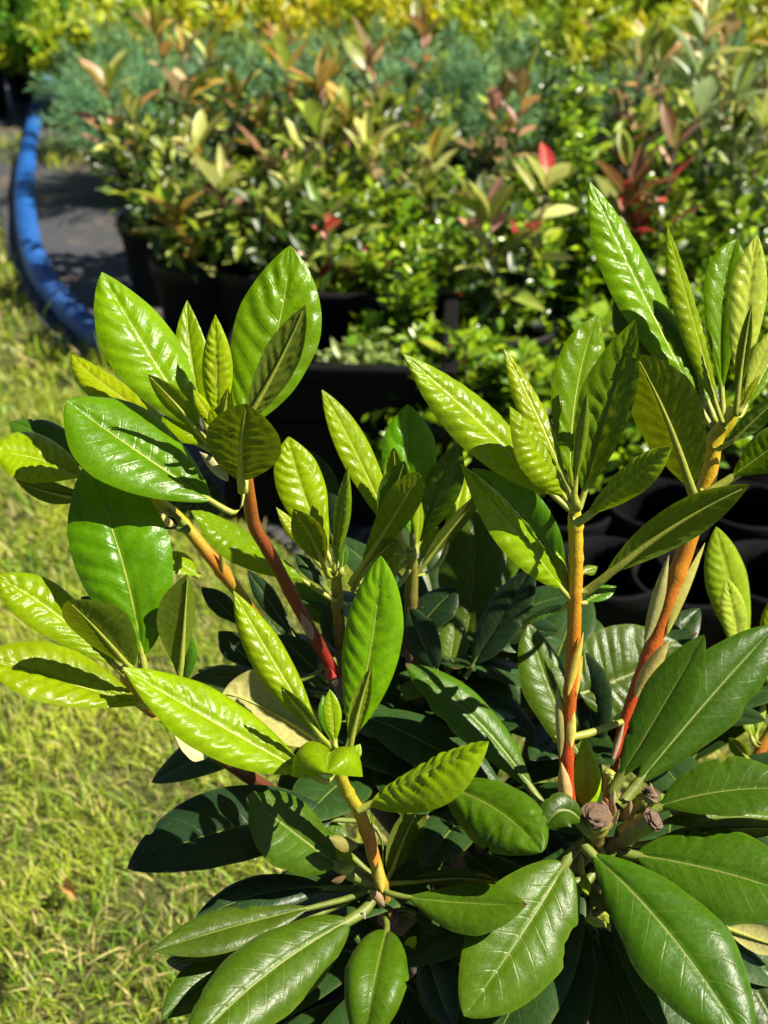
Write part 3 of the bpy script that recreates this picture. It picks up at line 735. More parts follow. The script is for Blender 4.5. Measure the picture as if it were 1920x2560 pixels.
BR = (0.46, 0.24, 0.07); PK = (0.60, 0.30, 0.22); RD = (0.60, 0.045, 0.055); CR = (0.62, 0.64, 0.18); LG = (0.40, 0.52, 0.06); OR = (0.52, 0.34, 0.06); OG = (0.24, 0.28, 0.045); TN = (0.60, 0.42, 0.20); SG = (0.28, 0.38, 0.15)
ORD = ['first', 'second', 'third', 'fourth', 'fifth', 'sixth', 'seventh', 'eighth', 'ninth', 'tenth', 'eleventh', 'twelfth', 'thirteenth']
for a in (
    (330, 2.75, 0.50, 'bronze-tipped shrub with pale leaves, nearest the blue hose', [BR, PK, CR], [LG, CR, OG], 11),
    (440, 3.0, 0.60, 'tallest bronze-tipped shrub, before the blue-green conifers at upper left', [BR, BR, TN], [CR, LG, OR], 12),
    (420, 2.4, 0.42, 'low shrub with bronze curled tips above the shaded crate', [BR, OR, CR], [LG, OG, CR], 13),
    (560, 2.35, 0.42, 'pale cream-leaved shrub above the big glossy rhododendron leaf', [CR, PK, CR], [CR, LG, CR], 14),
    (665, 2.45, 0.46, 'pale-leaved shrub with upright forked leaves, centre left', [CR, PK, LG], [CR, CR, LG], 15),
    (660, 3.0, 0.56, 'brown-tipped shrub behind the pale forked one', [BR, BR, OR], [OR, LG, OG], 16),
    (800, 2.8, 0.50, 'orange and olive shrub in the middle of the bed', [OR, BR, PK], [OG, LG, OR], 17),
    (880, 3.05, 0.58, 'pinkish-brown shrub standing before the golden row', [TN, PK, BR], [LG, OG, TN], 18),
    (850, 2.5, 0.44, 'olive and tan shrub beside the small glossy bushes', [TN, CR, OR], [OG, LG, CR], 19),
    (1075, 2.55, 0.50, 'shrub with rosy pink young leaves, right of the centre', [PK, PK, BR], [OG, (0.22, 0.15, 0.06), LG], 20, .02, 3, 0.06),
    (1350, 2.65, 0.54, 'tan-tipped shrub right of the tall glossy bush', [TN, BR, PK], [TN, LG, OG], 21, .02, 3, 0.06),
    (1400, 2.05, 0.46, 'shrub carrying a bright red leaf tuft at right', [RD, RD, PK], [OG, (0.25, 0.10, 0.05), LG], 22, 0.0, 4, 0.07),
    (1090, 1.95, 0.42, 'shrub with red and cream leaves above the rhododendron', [RD, CR, PK], [CR, OG, LG], 23, 0.0, 4, 0.07),
    (1500, 2.75, 0.66, 'tall pale shrub with one long upright leaf, upper right', [CR, TN, BR], [SG, CR, LG], 24),
    (1610, 2.35, 0.58, 'grey-green pale shrub at the right edge of the photo', [SG, CR, SG], [SG, SG, LG], 25),
    (1640, 2.95, 0.66, 'orange-bronze tipped shrub in the upper right corner', [OR, BR, TN], [SG, OG, TN], 26),
    (740, 2.1, 0.36, 'low shrub with large light green leaves by the crate', [LG, CR, RD], [LG, (0.16, 0.30, 0.05), OG], 27, .02, 3, 0.06),
    ): broadleaf_shrub(*a)
gl = [(1215, 2.75, 0.68, 0.12, 'tall narrow glossy green bush rising above the middle of the bed')]
rows = (('back', [(800, 2.15, 0.40, 0.15), (960, 2.1, 0.42, 0.16), (1080, 2.2, 0.45, 0.15), (1225, 2.2, 0.50, 0.16), (1310, 2.4, 0.52, 0.15), (1480, 2.15, 0.46, 0.15), (1580, 2.1, 0.48, 0.15)]),
        ('middle', [(740, 1.95, 0.31, 0.13), (860, 1.88, 0.34, 0.15), (980, 1.86, 0.36, 0.15), (1110, 1.88, 0.38, 0.16), (1240, 1.9, 0.40, 0.15), (1370, 1.86, 0.40, 0.15), (1500, 1.86, 0.43, 0.16), (1630, 1.86, 0.44, 0.15)]),
        ('front', [(915, 1.68, 0.34, 0.13), (985, 1.46, 0.30, 0.14), (1110, 1.42, 0.28, 0.14), (1250, 1.50, 0.30, 0.14), (1370, 1.52, 0.32, 0.14), (1500, 1.52, 0.33, 0.14), (1630, 1.52, 0.35, 0.15)]))
for rn, lst in rows:
    for i, q in enumerate(lst): gl.append((*q, 'glossy bright green bush, %s from the left in the %s row of the bed' % (ORD[i], rn)))
for i, (x, Y, tp, sp, lb) in enumerate(gl):
    glossy_shrub(x, Y, tp, lb, 100 + i, sp, red=0.10 if x > 1250 else 0.04, n=1900 if tp == .68 else 1500, bottom=0.09)
BL = [(0.09, 0.24, 0.10), (0.15, 0.34, 0.15), (0.25, 0.42, 0.13), (0.07, 0.19, 0.07)]
for i, (x, Y, tp) in enumerate(((250, 4.3, 0.44), (300, 3.5, 0.38), (340, 3.7, 0.46), (430, 3.75, 0.46), (560, 3.7, 0.46), (690, 3.6, 0.47), (800, 3.7, 0.48), (910, 3.5, 0.46), (1020, 3.4, 0.46), (1110, 3.6, 0.48), (1440, 3.6, 0.46), (1570, 3.6, 0.48))):
    feathery_shrub('conifer_shrub', x, Y, tp + 0.05, 'blue-green feathery conifer, %s from the left in its row' % ORD[i], 'conifer', 'blue-green potted conifers', BL, 200 + i, spread=0.29, n=6500)
GO = [(0.46, 0.52, 0.01), (0.60, 0.57, 0.01), (0.34, 0.46, 0.015), (0.56, 0.46, 0.015)]; LM = [(0.26, 0.42, 0.015), (0.36, 0.48, 0.015), (0.48, 0.54, 0.015)]
for i, (x, Y, tp, pal) in enumerate(((150, 5.2, 0.46, LM), (270, 5.0, 0.50, LM), (390, 4.9, 0.52, GO), (510, 4.9, 0.52, GO), (640, 4.8, 0.54, GO), (770, 4.9, 0.56, GO), (890, 4.7, 0.55, GO), (1020, 4.7, 0.56, LM), (1130, 4.8, 0.56, LM), (1260, 4.5, 0.52, LM), (1390, 4.3, 0.52, GO), (1520, 4.4, 0.54, LM), (1650, 4.2, 0.56, GO))):
    feathery_shrub('golden_shrub', x, Y, tp, 'golden yellow-green shrub, %s from the left in the farther row' % ORD[i], 'shrub', 'golden shrubs in the far row', pal, 300 + i, spread=0.30, n=4200, ln=0.05, wr=0.35, mat='foliage')
for i, (x, Y, tp, pal) in enumerate(((30, 5.6, 0.60, [(0.10, 0.26, 0.02), (0.16, 0.32, 0.02)]), (-60, 5.2, 0.6, [(0.10, 0.26, 0.02)]), (200, 6.4, 0.66, LM), (360, 6.4, 0.70, LM), (520, 6.3, 0.70, GO), (700, 6.2, 0.72, LM), (880, 6.2, 0.72, GO), (1050, 6.1, 0.72, LM), (1230, 6.0, 0.72, LM), (1400, 5.8, 0.70, LM), (1560, 5.7, 0.72, LM), (1720, 5.6, 0.72, LM))):
    feathery_shrub('lime_shrub', x, Y, tp, 'lime green shrub along the top edge of the photo, %s from the left' % ORD[i] if x != 30 else 'bright green bush in the upper left corner of the photo', 'shrub', 'lime shrubs at the back', pal, 400 + i, spread=0.36, n=4200, ln=0.06, wr=0.4, mat='foliage')
# empty black pots stacked close together on the right
for i, (x, Y, sc) in enumerate(((1220, 1.26, .62), (1420, 1.25, .66), (1610, 1.26, .62), (1310, 1.09, .66), (1480, 1.08, .62), (1660, 1.08, .66), (1790, 1.26, .62))):
    e = empty('empty_pot', (across(x, Y, .12), Y, 0.012))
    tag(e, 'empty black plant pot, %s from the left in the %s row beyond the orange stems' % (ORD[(i if i < 3 else i - 3) if i < 6 else 3], 'far' if i < 3 or i == 6 else 'near'), 'pot', 'empty black pots')
    for nm, prof in (('wall', pot_profile(0.105 * sc, 0.20 * sc)), ('base_ring', [(0.086 * sc, 0.0), (0.088 * sc, 0.010), (0.082 * sc, 0.011), (0.06 * sc, 0.011)])):
        V, F = lathe(prof); o = mesh_obj(nm, V, F, MAT['matte']); o.parent = e
# weeds inside the near crate
for i, (px, py) in enumerate(((752, 785), (800, 780), (850, 795))):
    q = at('Z', (px, py + 4), 1.70); n = 200; r_ = np.random.default_rng(50 + i)
    pos = r_.normal(0, 0.018, (n, 3)) * np.array([[1.3, 1.3, 1.0]]) ; d = r_.normal(0, 1, (n, 3)); d[:, 2] = abs(d[:, 2])
    w = empty('weed', (q.x, q.y, q.z - 0.01))
    tag(w, ('pale green weed at the left inside the black crate', 'pale green weed in the middle of the black crate', 'pale green weed right of the others in the crate')[i], 'weed', 'weeds in the crate')
    sticks(w, [((0, 0, -0.07), (0, 0, 0.02), 0.002, 0.001)], MAT['wood'], 'stalk')
    leaf_cloud('foliage', pos, d, 0.022, np.array([[0.28, 0.38, 0.10]]) * r_.uniform(0.7, 1.2, (n, 1)), MAT['foliage'], w, i)
# fallen leaves on the lawn
for px, py, c, rz, lb in ((478, 1738, (0.42, 0.22, 0.08), 0.6, 'dry orange leaf on the grass left of the lower whorl'), (300, 1030, (0.40, 0.27, 0.11), 2.0, 'tan dead leaf on the lawn at the left'), (150, 1930, (0.40, 0.24, 0.07), 4.0, 'small brown leaf lying on the sunny grass, lower left')):
    q = onground(px, py, 0.02); V, F = [], []
    for i, (t, w) in enumerate(((0, .03), (.15, .4), (.4, .9), (.65, 1), (.85, .6), (1, .03))):
        for j in (-1, -.5, 0, .5, 1): V.append((j * w * .006, (t - .5) * .027, .004 * j * j * 3 * w + .006 * math.sin(t * 4)))
    for i in range(5):
        for j in range(4): a = i * 5 + j; F.append((a, a + 1, a + 6, a + 5))
    o = mesh_obj('fallen_leaf', V, F, MAT['bract'], loc=q); o.rotation_euler = (0.2, 0.15, rz); o.color = (*c, 1); tag(o, lb, 'dead leaf', 'fallen leaves on the lawn')
# ------------------------------------------------------------------ the rhododendron
base = Vector((0.05, 0.40, 0))
RH = empty('rhododendron', base)
tag(RH, 'rhododendron with glossy lime young leaves and orange stems in the foreground', 'rhododendron')
V, F = lathe(pot_profile(0.13, 0.24)); mesh_obj('pot', V, F, MAT['black'], RH, base)
V, F = lathe([(0.12, 0.20), (0.09, 0.207), (0.04, 0.212), (0.003, 0.213)], 20); mesh_obj('soil', V, F, MAT['soil'], RH, base)
def stem(reg, pts, deps, rads, mat, nodes=(), **kw):
    P = [at(reg if len(p) == 2 else p[2], p[:2], d) for p, d in zip(pts, deps)]
    o = tube('stem', P, [q * 0.78 for q in rads], MAT[mat], RH, nodes=nodes, jitter=0.10, seed=len(pts) + deps[0] * 10, **kw)
    LINE[o.name] = [a.lerp(b, f / 8) for a, b in zip(P, P[1:]) for f in range(9)]
    return o

# old wood
fork = Vector((0.055, 0.385, 0.37))
r1 = at('F', (900, 520), 0.505); r2 = at('M', (690, 590), 0.50); s1b = at('J', (870, 900), 0.545); s2b = at('C', (1180, 1290), 0.53); s4b_ = at('I', (390, 1560), 0.565); s5b = at('C', (1120, 560), 0.575); reb = at('L', (930, 2230), 0.60); s4c = at('I', (800, 1500), 0.58)
tube('trunk', [base + Vector((0, 0, 0.20)), base + Vector((0.006, -0.006, 0.28)), fork], [0.011, 0.0095, 0.008], MAT['bark'], RH, jitter=0.25)
for i, q in enumerate((r1, r2, s1b, s2b, s4b_, s5b, reb, s4c)):
    mdl = fork.lerp(q, 0.5) + Vector((0.004 * (-1) ** i, 0.004, -0.014))
    tube('branch', [fork - Vector((0, 0, 0.006)), mdl, q], [0.0065, 0.0055, 0.0048], MAT['bark'], RH, jitter=0.25, seed=i)

# --- shoot S1, upper left, red stem
d = 0.455
S1 = stem('J', [(875, 900), (760, 690), (620, 430), (500, 200), (400, 20), (1060, 1090, 'A'), (1000, 1000, 'A'), (955, 930, 'A')], [0.545, 0.53, 0.512, 0.497, 0.485, 0.468, 0.46, 0.456], [.0040, .0040, .0040, .0040, .0039, .0038, .0038, .0030], 'stem_red', nodes=(.12, .3, .72, .86))
leaf(S1, 'A', (895, 940), (440, 208), 295, (.40, .35, .85), 'g', d, dt=1.0, mid=(648, 560), q=.66, umax=.52, quilt=.06, fold=.10, roll=.28, tint=(0.148, 0.276, 0.0007))
leaf(S1, 'A', (905, 900), (808, 330), 150, (.1, .3, .95), 'y', d + .02, dt=1.5, mid=(835, 640), fold=.35)
leaf(S1, 'A', (940, 905), (930, 392), 142, (.12, .2, .97), 'yg', d, dt=-0.5, umax=.5)
leaf(S1, 'A', (985, 960), (1253, 93), 365, (.12, .25, .95), 'g', d + .015, dt=1.0, mid=(1172, 545), q=.62, umax=.57, fold=.06, roll=.18, nv=8, quilt=.075, tint=(0.128, 0.269, 0.0007))
leaf(S1, 'A', (1020, 920), (1318, 352), 158, (.15, .42, -.9), 'gd', d - .012, dt=-1.5, mid=(1185, 640), q=.7, tint=(0.112, 0.177, 0.0021), quilt=.08)
leaf(S1, 'A', (895, 935), (640, 650), 105, (.25, .3, -.75), 'y', d - .005, dt=-1.6, fold=.3, tint=(0.169, 0.256, 0.0010))
leaf(S1, 'A', (945, 910), (835, 715), 62, (.4, .25, .85), 'yg', d - .006, dt=-1)
leaf(S1, 'A', (950, 915), (985, 708), 66, (.1, .3, -.9), 'yg', d - .012, dt=-.8, fold=.6)
leaf(S1, 'A', (935, 900), (905, 800), 40, (.3, .2, .85), 'y', d - .01, dt=-1)
leaf(S1, 'A', (1048, 1150), (1063, 775), 318, (.10, .72, -.7), 'ol', d, db=.4, dt=-2.9, mid=(1042, 985), q=.56, umax=.55, quilt=.07, nv=10, fold=.12, roll=.12, pet=.14, petr=.0016, tint=(0.137, 0.208, 0.0018))
leaf(S1, 'A', (975, 1235), (288, 762), 345, (.32, .55, .77), 'g', d - .004, dt=-.6, mid=(610, 985), q=.58, umax=.58, fold=.12, roll=.22, quilt=.018, tint=(0.099, 0.253, 0.0004), bites=((.86, -1, .05, .06),))
leaf(S1, 'A', (880, 960), (312, 562), 140, (.3, .5, .8), 'yg', d + .03, dt=2.0, mid=(500, 730))
leaf(S1, 'A', (900, 965), (700, 830), 120, (.2, .5, .8), 'y', d + .022, dt=1.0)
bract(S1, 'A', (985, 1110), (862, 985), 60, (-.5, .2, .8), d + .01, dt=.3, col=(.45, .42, .2))
bract(S1, 'J', (740, 690), (672, 535), 62, (-.2, .2, .95), .515, dt=-.4, col=(.34, .2, .14), db=-.6)
bract(S1, 'J', (880, 905), (812, 850), 55, (.1, .5, .9), .532, dt=-.8, col=(.5, .05, .04))

# --- shoot S5, behind on the left, yellow stem
d = 0.485
S5 = stem('C', [(1130, 570), (1040, 430), (960, 325), (850, 190), (760, 85), (640, -10), (540, -70)], [.575, .56, .55, .542, .535, .515, .50], [.0042, .0042, .0048, .0042, .0040, .0036, .003], 'stem_yellow', nodes=(.33, .6))
leaf(S5, 'N', (560, 500), (-75, 320), 300, (.25, .75, .6), 'y', d, dt=-1.5, mid=(230, 350), q=.65, fold=.2)
leaf(S5, 'N', (600, 600), (95, 488), 150, (.1, .75, -.4), 'gd', d + .012, dt=-.5, mid=(330, 560))
leaf(S5, 'N', (600, 480), (55, 110), 205, (.2, .7, .7), 'm', d + .02, dt=1.5, mid=(320, 250), tint=(0.040, 0.116, 0.0029))
leaf(S5, 'N', (860, 640), (640, 350), 170, (.2, .6, .7), 'd', d + .02, dt=2)
leaf(S5, 'N', (1130, 800), (925, 730), 90, (.2, .6, .7), 'd', d + .03, dt=1)
bract(S5, 'N', (1080, 770), (975, 690), 42, (0, .6, .8), d + .01, dt=-.8)
bract(S5, 'C', (965, 335), (955, 205), 28, (.2, .1, .95), .546, dt=-.6, col=(.45, .40, .05))

# --- shoot S2, left
d = 0.452
S2 = stem('C', [(1200, 1300), (1080, 1215), (950, 1125), (820, 1030), (700, 945), (600, 880), (550, 800), (545, 740)], [.532, .515, .50, .487, .474, .463, .456, .452], [.0045, .0045, .0044, .0043, .0042, .004, .0036, .003], 'stem_brown', nodes=(.3, .62))
leaf(S2, 'N', (895, 1700), (520, 400), 575, (.12, .38, .92), 'g', d - .003, db=-.2, dt=.9, dm=-.7, mid=(740, 960), q=.58, umax=.52, nv=9, quilt=.05, fold=.08, roll=.2, tint=(0.077, 0.208, 0.0006))
leaf(S2, 'N', (800, 1720), (-40, 1085), 265, (.2, .6, .78), 'y', d, dt=-.5, mid=(330, 1300), quilt=.07)
leaf(S2, 'N', (960, 1900), (-150, 1570), 300, (.2, .75, .62), 'y', d - .006, dt=-2.0, mid=(390, 1720), fold=.35, roll=.3, quilt=.06)
leaf(S2, 'N', (850, 1690), (425, 1232), 335, (.05, .62, -.75), 'ol', d - .012, dt=-3.2, mid=(635, 1440), q=.6, quilt=.02, tint=(0.117, 0.177, 0.0018), fold=.15, roll=-.15)
leaf(S2, 'N', (1100, 1720), (1150, 1070), 250, (-.55, .4, -.75), 'ol', d - .006, dt=-1.0, mid=(1125, 1400), fold=.75, roll=.1, quilt=.02, tint=(0.131, 0.198, 0.0018))
leaf(S2, 'N', (890, 1640), (762, 1040), 95, (-.4, .2, -.85), 'ol', d - .004, dt=.4, mid=(825, 1340), fold=.5, quilt=.03)
leaf(S2, 'N', (1230, 1090), (1000, 935), 120, (.2, .8, .5), 'y', d + .035, dt=0)
leaf(S2, 'N', (800, 1450), (495, 1190), 180, (.2, .6, .7), 'd', d + .03, dt=1.5)
leaf(S2, 'N', (1130, 1790), (1130, 1380), 170, (-.3, .3, .9), 'gd', d + .02, dt=0)
bract(S2, 'C', (920, 1100), (748, 1018), 62, (-.1, .75, .6), .494, dt=-2.2, col=(.55, .5, .26), db=-.6)
bract(S2, 'C', (730, 960), (610, 895), 34, (0, .8, .5), .476, dt=-.7, col=(.5, .36, .05), db=-.5)

# --- shoot S3, front centre, yellow stem
d = 0.455
S3 = stem('M', [(690, 590), (672, 470), (640, 340), (600, 200), (560, 90), (505, 0), (900, 1470, 'J'), (880, 1380, 'J'), (880, 1320, 'J')], [.498, .492, .485, .478, .471, .466, .460, .457, .456], [.0048, .0042, .0038, .0037, .0037, .0037, .0037, .0036, .0028], 'stem_yellow', nodes=(.16, .4, .62))
leaf(S3, 'J', (815, 1300), (285, 408), 220, (.38, .35, .87), 'yg', d + .004, dt=.4, mid=(518, 815), umax=.5, roll=.5, quilt=.07, tint=(0.266, 0.403, 0.0021))
leaf(S3, 'J', (935, 1340), (1133, 207), 352, (.02, .25, .97), 'g', d + .006, dt=.3, mid=(1070, 770), q=.62, umax=.55, nv=11, quilt=.06, fold=.1, roll=.32, tint=(0.118, 0.269, 0.0006))
leaf(S3, 'J', (790, 1500), (-352, 848), 300, (.12, .7, .7), 'y', d - .006, dt=-2.0, mid=(215, 1180), umax=.5, fold=.2, roll=.35, quilt=.06, tint=(0.258, 0.393, 0.0012))
leaf(S3, 'J', (830, 1290), (560, 960), 120, (.35, .35, -.8), 'ol', d - .012, dt=-1.2, mid=(690, 1110), fold=.3)
leaf(S3, 'J', (870, 1310), (840, 975), 112, (0, .35, .93), 'y', d - .008, dt=.4)
leaf(S3, 'J', (860, 1300), (800, 1010), 100, (.2, .35, .9), 'gd', d + .004, dt=.6)
leaf(S3, 'J', (950, 1330), (1080, 835), 125, (-.15, .4, -.88), 'ol', d - .014, dt=-1.0, mid=(1000, 1110), fold=.45, tint=(0.192, 0.291, 0.0024))
leaf(S3, 'J', (880, 1350), (822, 1440), 560, (0, .72, .7), 'y', d - .004, db=.2, dt=-3.4, mid=(835, 1330), q=.5, umax=.55, fold=.42, roll=.85, quilt=.03, pet=.03, curl=.10, tint=(0.209, 0.317, 0.0018))
leaf(S3, 'J', (1005, 1670), (1755, 1275), 165, (-.05, .88, .35), 'ol', .468, dt=-1.6, mid=(1360, 1455), fold=.05, roll=.7, umax=.55, q=.6, tint=(0.206, 0.312, 0.0024), petr=.0016)
leaf(S3, 'J', (950, 1420), (1015, 1290), 70, (.2, .6, .7), 'y', d + .008, dt=.5)
bract(S3, 'M', (640, 350), (620, 138), 44, (.6, .2, .8), .482, dt=-.7, col=(.6, .22, .03), db=-.5)
bract(S3, 'M', (672, 475), (655, 330), 50, (.35, .3, .9), .487, dt=-.6, col=(.55, .42, .06), db=-.6)
bract(S3, 'M', (680, 540), (610, 460), 56, (-.3, .4, .9), .492, dt=-.8, col=(.36, .24, .12), db=-.6)
bract(S3, 'M', (560, 250), (420, 215), 56, (-.1, .6, .75), .476, dt=-1.0, col=(.22, .20, .04))

# --- shoots S4 and S4b, centre back, olive stems
d = 0.53
S4 = stem('I', [(395, 1560), (385, 1400), (375, 1250), (368, 1120)], [.565, .55, .54, .532], [.0042, .004, .004, .003], 'stem_olive', nodes=(.5,))
leaf(S4, 'I', (350, 1090), (95, 350), 275, (.2, .3, .93), 'y', d, dt=.4, mid=(180, 670), q=.65, quilt=.07, fold=.12)
leaf(S4, 'I', (370, 1060), (225, 430), 190, (-.3, .3, .9), 'd', d + .015, dt=1.5, mid=(300, 700))
leaf(S4, 'I', (315, 1130), (125, 765), 200, (.05, .42, -.88), 'ol', d - .012, dt=-2, mid=(225, 920), fold=.2, tint=(0.165, 0.250, 0.0021))
leaf(S4, 'I', (360, 1100), (436, 525), 100, (-.7, .25, .6), 'ol', d - .008, dt=-.3, mid=(388, 810), umax=.5)
leaf(S4, 'I', (270, 1080), (25, 758), 85, (.3, .45, .85), 'yg', d - .004, dt=-.5)
leaf(S4, 'C', (1440, 450), (825, 65), 118, (.2, .85, .5), 'y', .535, dt=-3.5, mid=(1080, 205), fold=.1, roll=.5, petmat='petiole', pet=.14, tint=(0.182, 0.329, 0.0010))
leaf(S4, 'I', (400, 1120), (420, 980), 60, (.1, .4, .9), 'gd', d - .01, dt=0)
leaf(S4, 'I', (330, 1250), (135, 1020), 90, (.1, .5, .85), 'd', d + .02, dt=1)
d = 0.55
S4b = stem('I', [(800, 1560), (800, 1350), (805, 1150), (800, 1000)], [.58, .57, .56, .55], [.0048, .0046, .0044, .0036], 'stem_olive', nodes=(.45, .8))
leaf(S4b, 'I', (740, 1000), (288, 80), 190, (.36, .3, .88), 'y', d, dt=-.5, mid=(490, 455), umax=.48, quilt=.07, fold=.12, tint=(0.258, 0.393, 0.0015))
leaf(S4b, 'I', (810, 1000), (783, 163), 325, (.05, .28, .96), 'gd', d + .012, dt=1.4, mid=(785, 560), q=.62, umax=.6, nv=7, tint=(0.095, 0.260, 0.0024))
leaf(S4b, 'I', (470, 1160), (845, 556), 185, (.25, .45, -.85), 'ol', d - .02, dt=-3, mid=(690, 830), q=.6, umax=.6, fold=.4, roll=-.2, tint=(0.192, 0.291, 0.0030))
leaf(S4b, 'I', (680, 980), (765, 490), 190, (.2, .45, -.88), 'gd', d - .012, dt=-1.8, mid=(700, 720), q=.6)
leaf(S4b, 'I', (730, 900), (700, 412), 150, (.02, .5, -.85), 'ol', d - .004, dt=-1.2, q=.58, umax=.6, fold=.3, tint=(0.206, 0.312, 0.0042))
leaf(S4b, 'I', (820, 1010), (1075, 370), 205, (-.75, .1, .6), 'gd', d + .006, dt=.5, mid=(950, 690), tint=(0.056, 0.125, 0.0021))
leaf(S4b, 'I', (825, 1145), (1250, 630), 100, (-.55, .3, -.6), 'gd', d + .01, dt=-1.2, mid=(1010, 900), tint=(0.067, 0.125, 0.0021))
leaf(S4b, 'I', (1000, 1000), (1120, 545), 150, (.2, .3, .9), 'yg', d + .03, dt=1.5, fold=.4)
leaf(S4b, 'I', (840, 1080), (960, 870), 90, (.2, .4, .9), 'y', d + .03, dt=.5)
leaf(S4b, 'I', (480, 1200), (722, 945), 130, (.3, .7, -.6), 'gd', d - .012, dt=-2, mid=(600, 1040))
leaf(S4b, 'I', (700, 1190), (715, 975), 80, (.3, .3, .9), 'yg', d - .006, dt=.3)
leaf(S4b, 'I', (830, 1010), (850, 700), 60, (.3, .2, .9), 'y', d + .004, dt=.3)

# --- shoot S6, right centre, orange stem
d = 0.46
S6 = stem('D', [(815, 1400), (790, 1250), (792, 1050), (805, 850), (818, 640), (826, 420), (830, 250), (826, 120), (822, 60)], [.503, .499, .493, .487, .481, .475, .470, .466, .464], [.0044, .0043, .0042, .0040, .0040, .0040, .0040, .0042, .0034], 'stem_orange', nodes=(.2, .38, .62, .74, .86))
leaf(S6, 'B', (790, 1500), (83, 838), 245, (.3, .48, .83), 'yg', d, dt=-1.2, mid=(425, 1140), umax=.47, quilt=.07, roll=.4, fold=.14, tint=(0.260, 0.393, 0.0015))
leaf(S6, 'B', (800, 1420), (518, 815), 128, (.42, .3, .85), 'yg', d + .01, dt=1.0, mid=(655, 1085), umax=.45)
leaf(S6, 'B', (800, 1480), (543, 1065), 165, (.62, .3, .5), 'ol', d - .008, dt=-1.6, mid=(680, 1275), quilt=.09, umax=.5, tint=(0.220, 0.333, 0.0024))
leaf(S6, 'B', (805, 1440), (925, 670), 235, (.28, .22, .93), 'g', d + .02, dt=1.4, mid=(832, 1010), q=.62, nv=7, quilt=.05)
leaf(S6, 'B', (845, 1500), (1085, 690), 215, (-.45, .25, .86), 'g', d + .006, dt=-.2, mid=(960, 1100), umax=.52, fold=.4, quilt=.08, roll=.1, tint=(0.099, 0.185, 0.0007))
leaf(S6, 'B', (820, 1450), (877, 1005), 60, (-.4, .3, .8), 'ol', d - .010, dt=-1.2, mid=(838, 1230), roll=.9)
leaf(S6, 'B', (835, 1480), (800, 1300), 40, (.3, .3, .9), 'yg', d - .008, dt=-.6)
leaf(S6, 'B', (845, 1560), (1242, 1238), 130, (-.32, .6, .72), 'ol', d - .006, dt=-2.6, mid=(1040, 1390), roll=.6, fold=.3, umax=.58, q=.62, tint=(0.226, 0.343, 0.0030), petr=.0016)
leaf(S6, 'D', (802, 440), (330, -140), 172, (.28, .62, .73), 'y', .474, dt=-2.2, mid=(590, 165), umax=.5, fold=.1, roll=.35, tint=(0.215, 0.366, 0.0010))
leaf(S6, 'D', (790, 420), (380, -120), 200, (-.55, .3, .78), 'gd', .482, dt=.8, mid=(640, 130), tint=(0.056, 0.166, 0.0021))
leaf(S6, 'L', (-20, 830), (1035, 135), 300, (.12, .72, -.68), 'ol', .474, dt=-2.4, mid=(450, 455), q=.66, umax=.58, quilt=.03, roll=.2, fold=.1, petr=.0017, pet=.12, tint=(0.134, 0.250, 0.0021))
leaf(S6, 'D', (865, 460), (1003, 390), 62, (.1, .7, .7), 'gd', .476, dt=.6, pet=.02)
leaf(S6, 'D', (850, 330), (922, 305), 50, (.1, .6, .8), 'ol', .474, dt=.5, pet=.02)
leaf(S6, 'D', (790, 470), (600, 545), 75, (.2, .8, .4), 'gd', .478, dt=1.5)
leaf(S6, 'D', (800, 420), (745, 240), 60, (.4, .3, .9), 'yg', .474, dt=.3)
bract(S6, 'D', (795, 862), (862, 588), 44, (.25, .15, .95), .482, dt=-.6, db=-.5, col=(.60, .44, .06))
bract(S6, 'D', (835, 860), (858, 690), 32, (.7, .15, .7), .484, dt=.1, col=(.58, .36, .05))
bract(S6, 'D', (810, 1090), (822, 930), 46, (.3, .1, .95), .488, dt=-.6, db=-.5, col=(.60, .46, .10))
bract(S6, 'D', (790, 1370), (765, 1150), 62, (-.35, .2, .9), .496, dt=-.8, db=-.6, col=(.62, .40, .14))
bract(S6, 'D', (800, 1390), (775, 1285), 62, (-.1, .4, .9), .500, dt=-.8, db=-.8, col=(.60, .46, .12))
bract(S6, 'D', (760, 1130), (748, 810), 34, (-.7, .1, .7), .490, dt=-.2, col=(.42, .40, .12))
tube('twig', [at('D', (735, 1052), .500), at('D', (870, 1030), .506), at('D', (1030, 975), .514)], [.0018, .0020, .0014], MAT['petiole'], RH)
leaf(S6, 'F', (850, 405), (830, 70), 135, (.1, .25, .95), 'yp', .508, dt=.6, pet=.01, umax=.4, quilt=.02, tint=(0.357, 0.541, 0.0063))

# --- shoot S7, right, thick orange stem
d = 0.50
S7 = stem('L', [(135, 2080), (170, 1850), (225, 1660), (310, 1420), (400, 1200), (500, 920), (590, 640), (690, 330), (770, 60), (1225, 1700, 'K'), (1330, 1560, 'K'), (1385, 1440, 'K')], [.53, .527, .525, .523, .521, .517, .514, .51, .507, .504, .502, .50], [.0026, .0028, .0034, .0042, .0050, .0053, .0054, .0054, .0053, .0052, .0048, .0036], 'stem_orange', nodes=(.33, .36, .52))
leaf(S7, 'B', (1400, 1130), (890, 95), 245, (.33, .3, .9), 'g', d + .006, dt=.8, mid=(1105, 545), umax=.5, q=.66, nv=13, quilt=.085, fold=.06, roll=.3, tint=(0.148, 0.292, 0.0007))
leaf(S7, 'B', (1410, 1140), (985, 600), 225, (-.8, .05, .6), 'd', d + .012, dt=.6, mid=(1200, 840), q=.6, tint=(0.019, 0.057, 0.0018))  # dark tint takes the place of the shadow beside the big leaf
leaf(S7, 'K', (1290, 1590), (850, 18), 235, (.52, .2, .84), 'yg', d - .006, dt=-.8, mid=(1035, 690), umax=.45, quilt=.10, nv=15, roll=.5, tint=(0.242, 0.366, 0.0015))
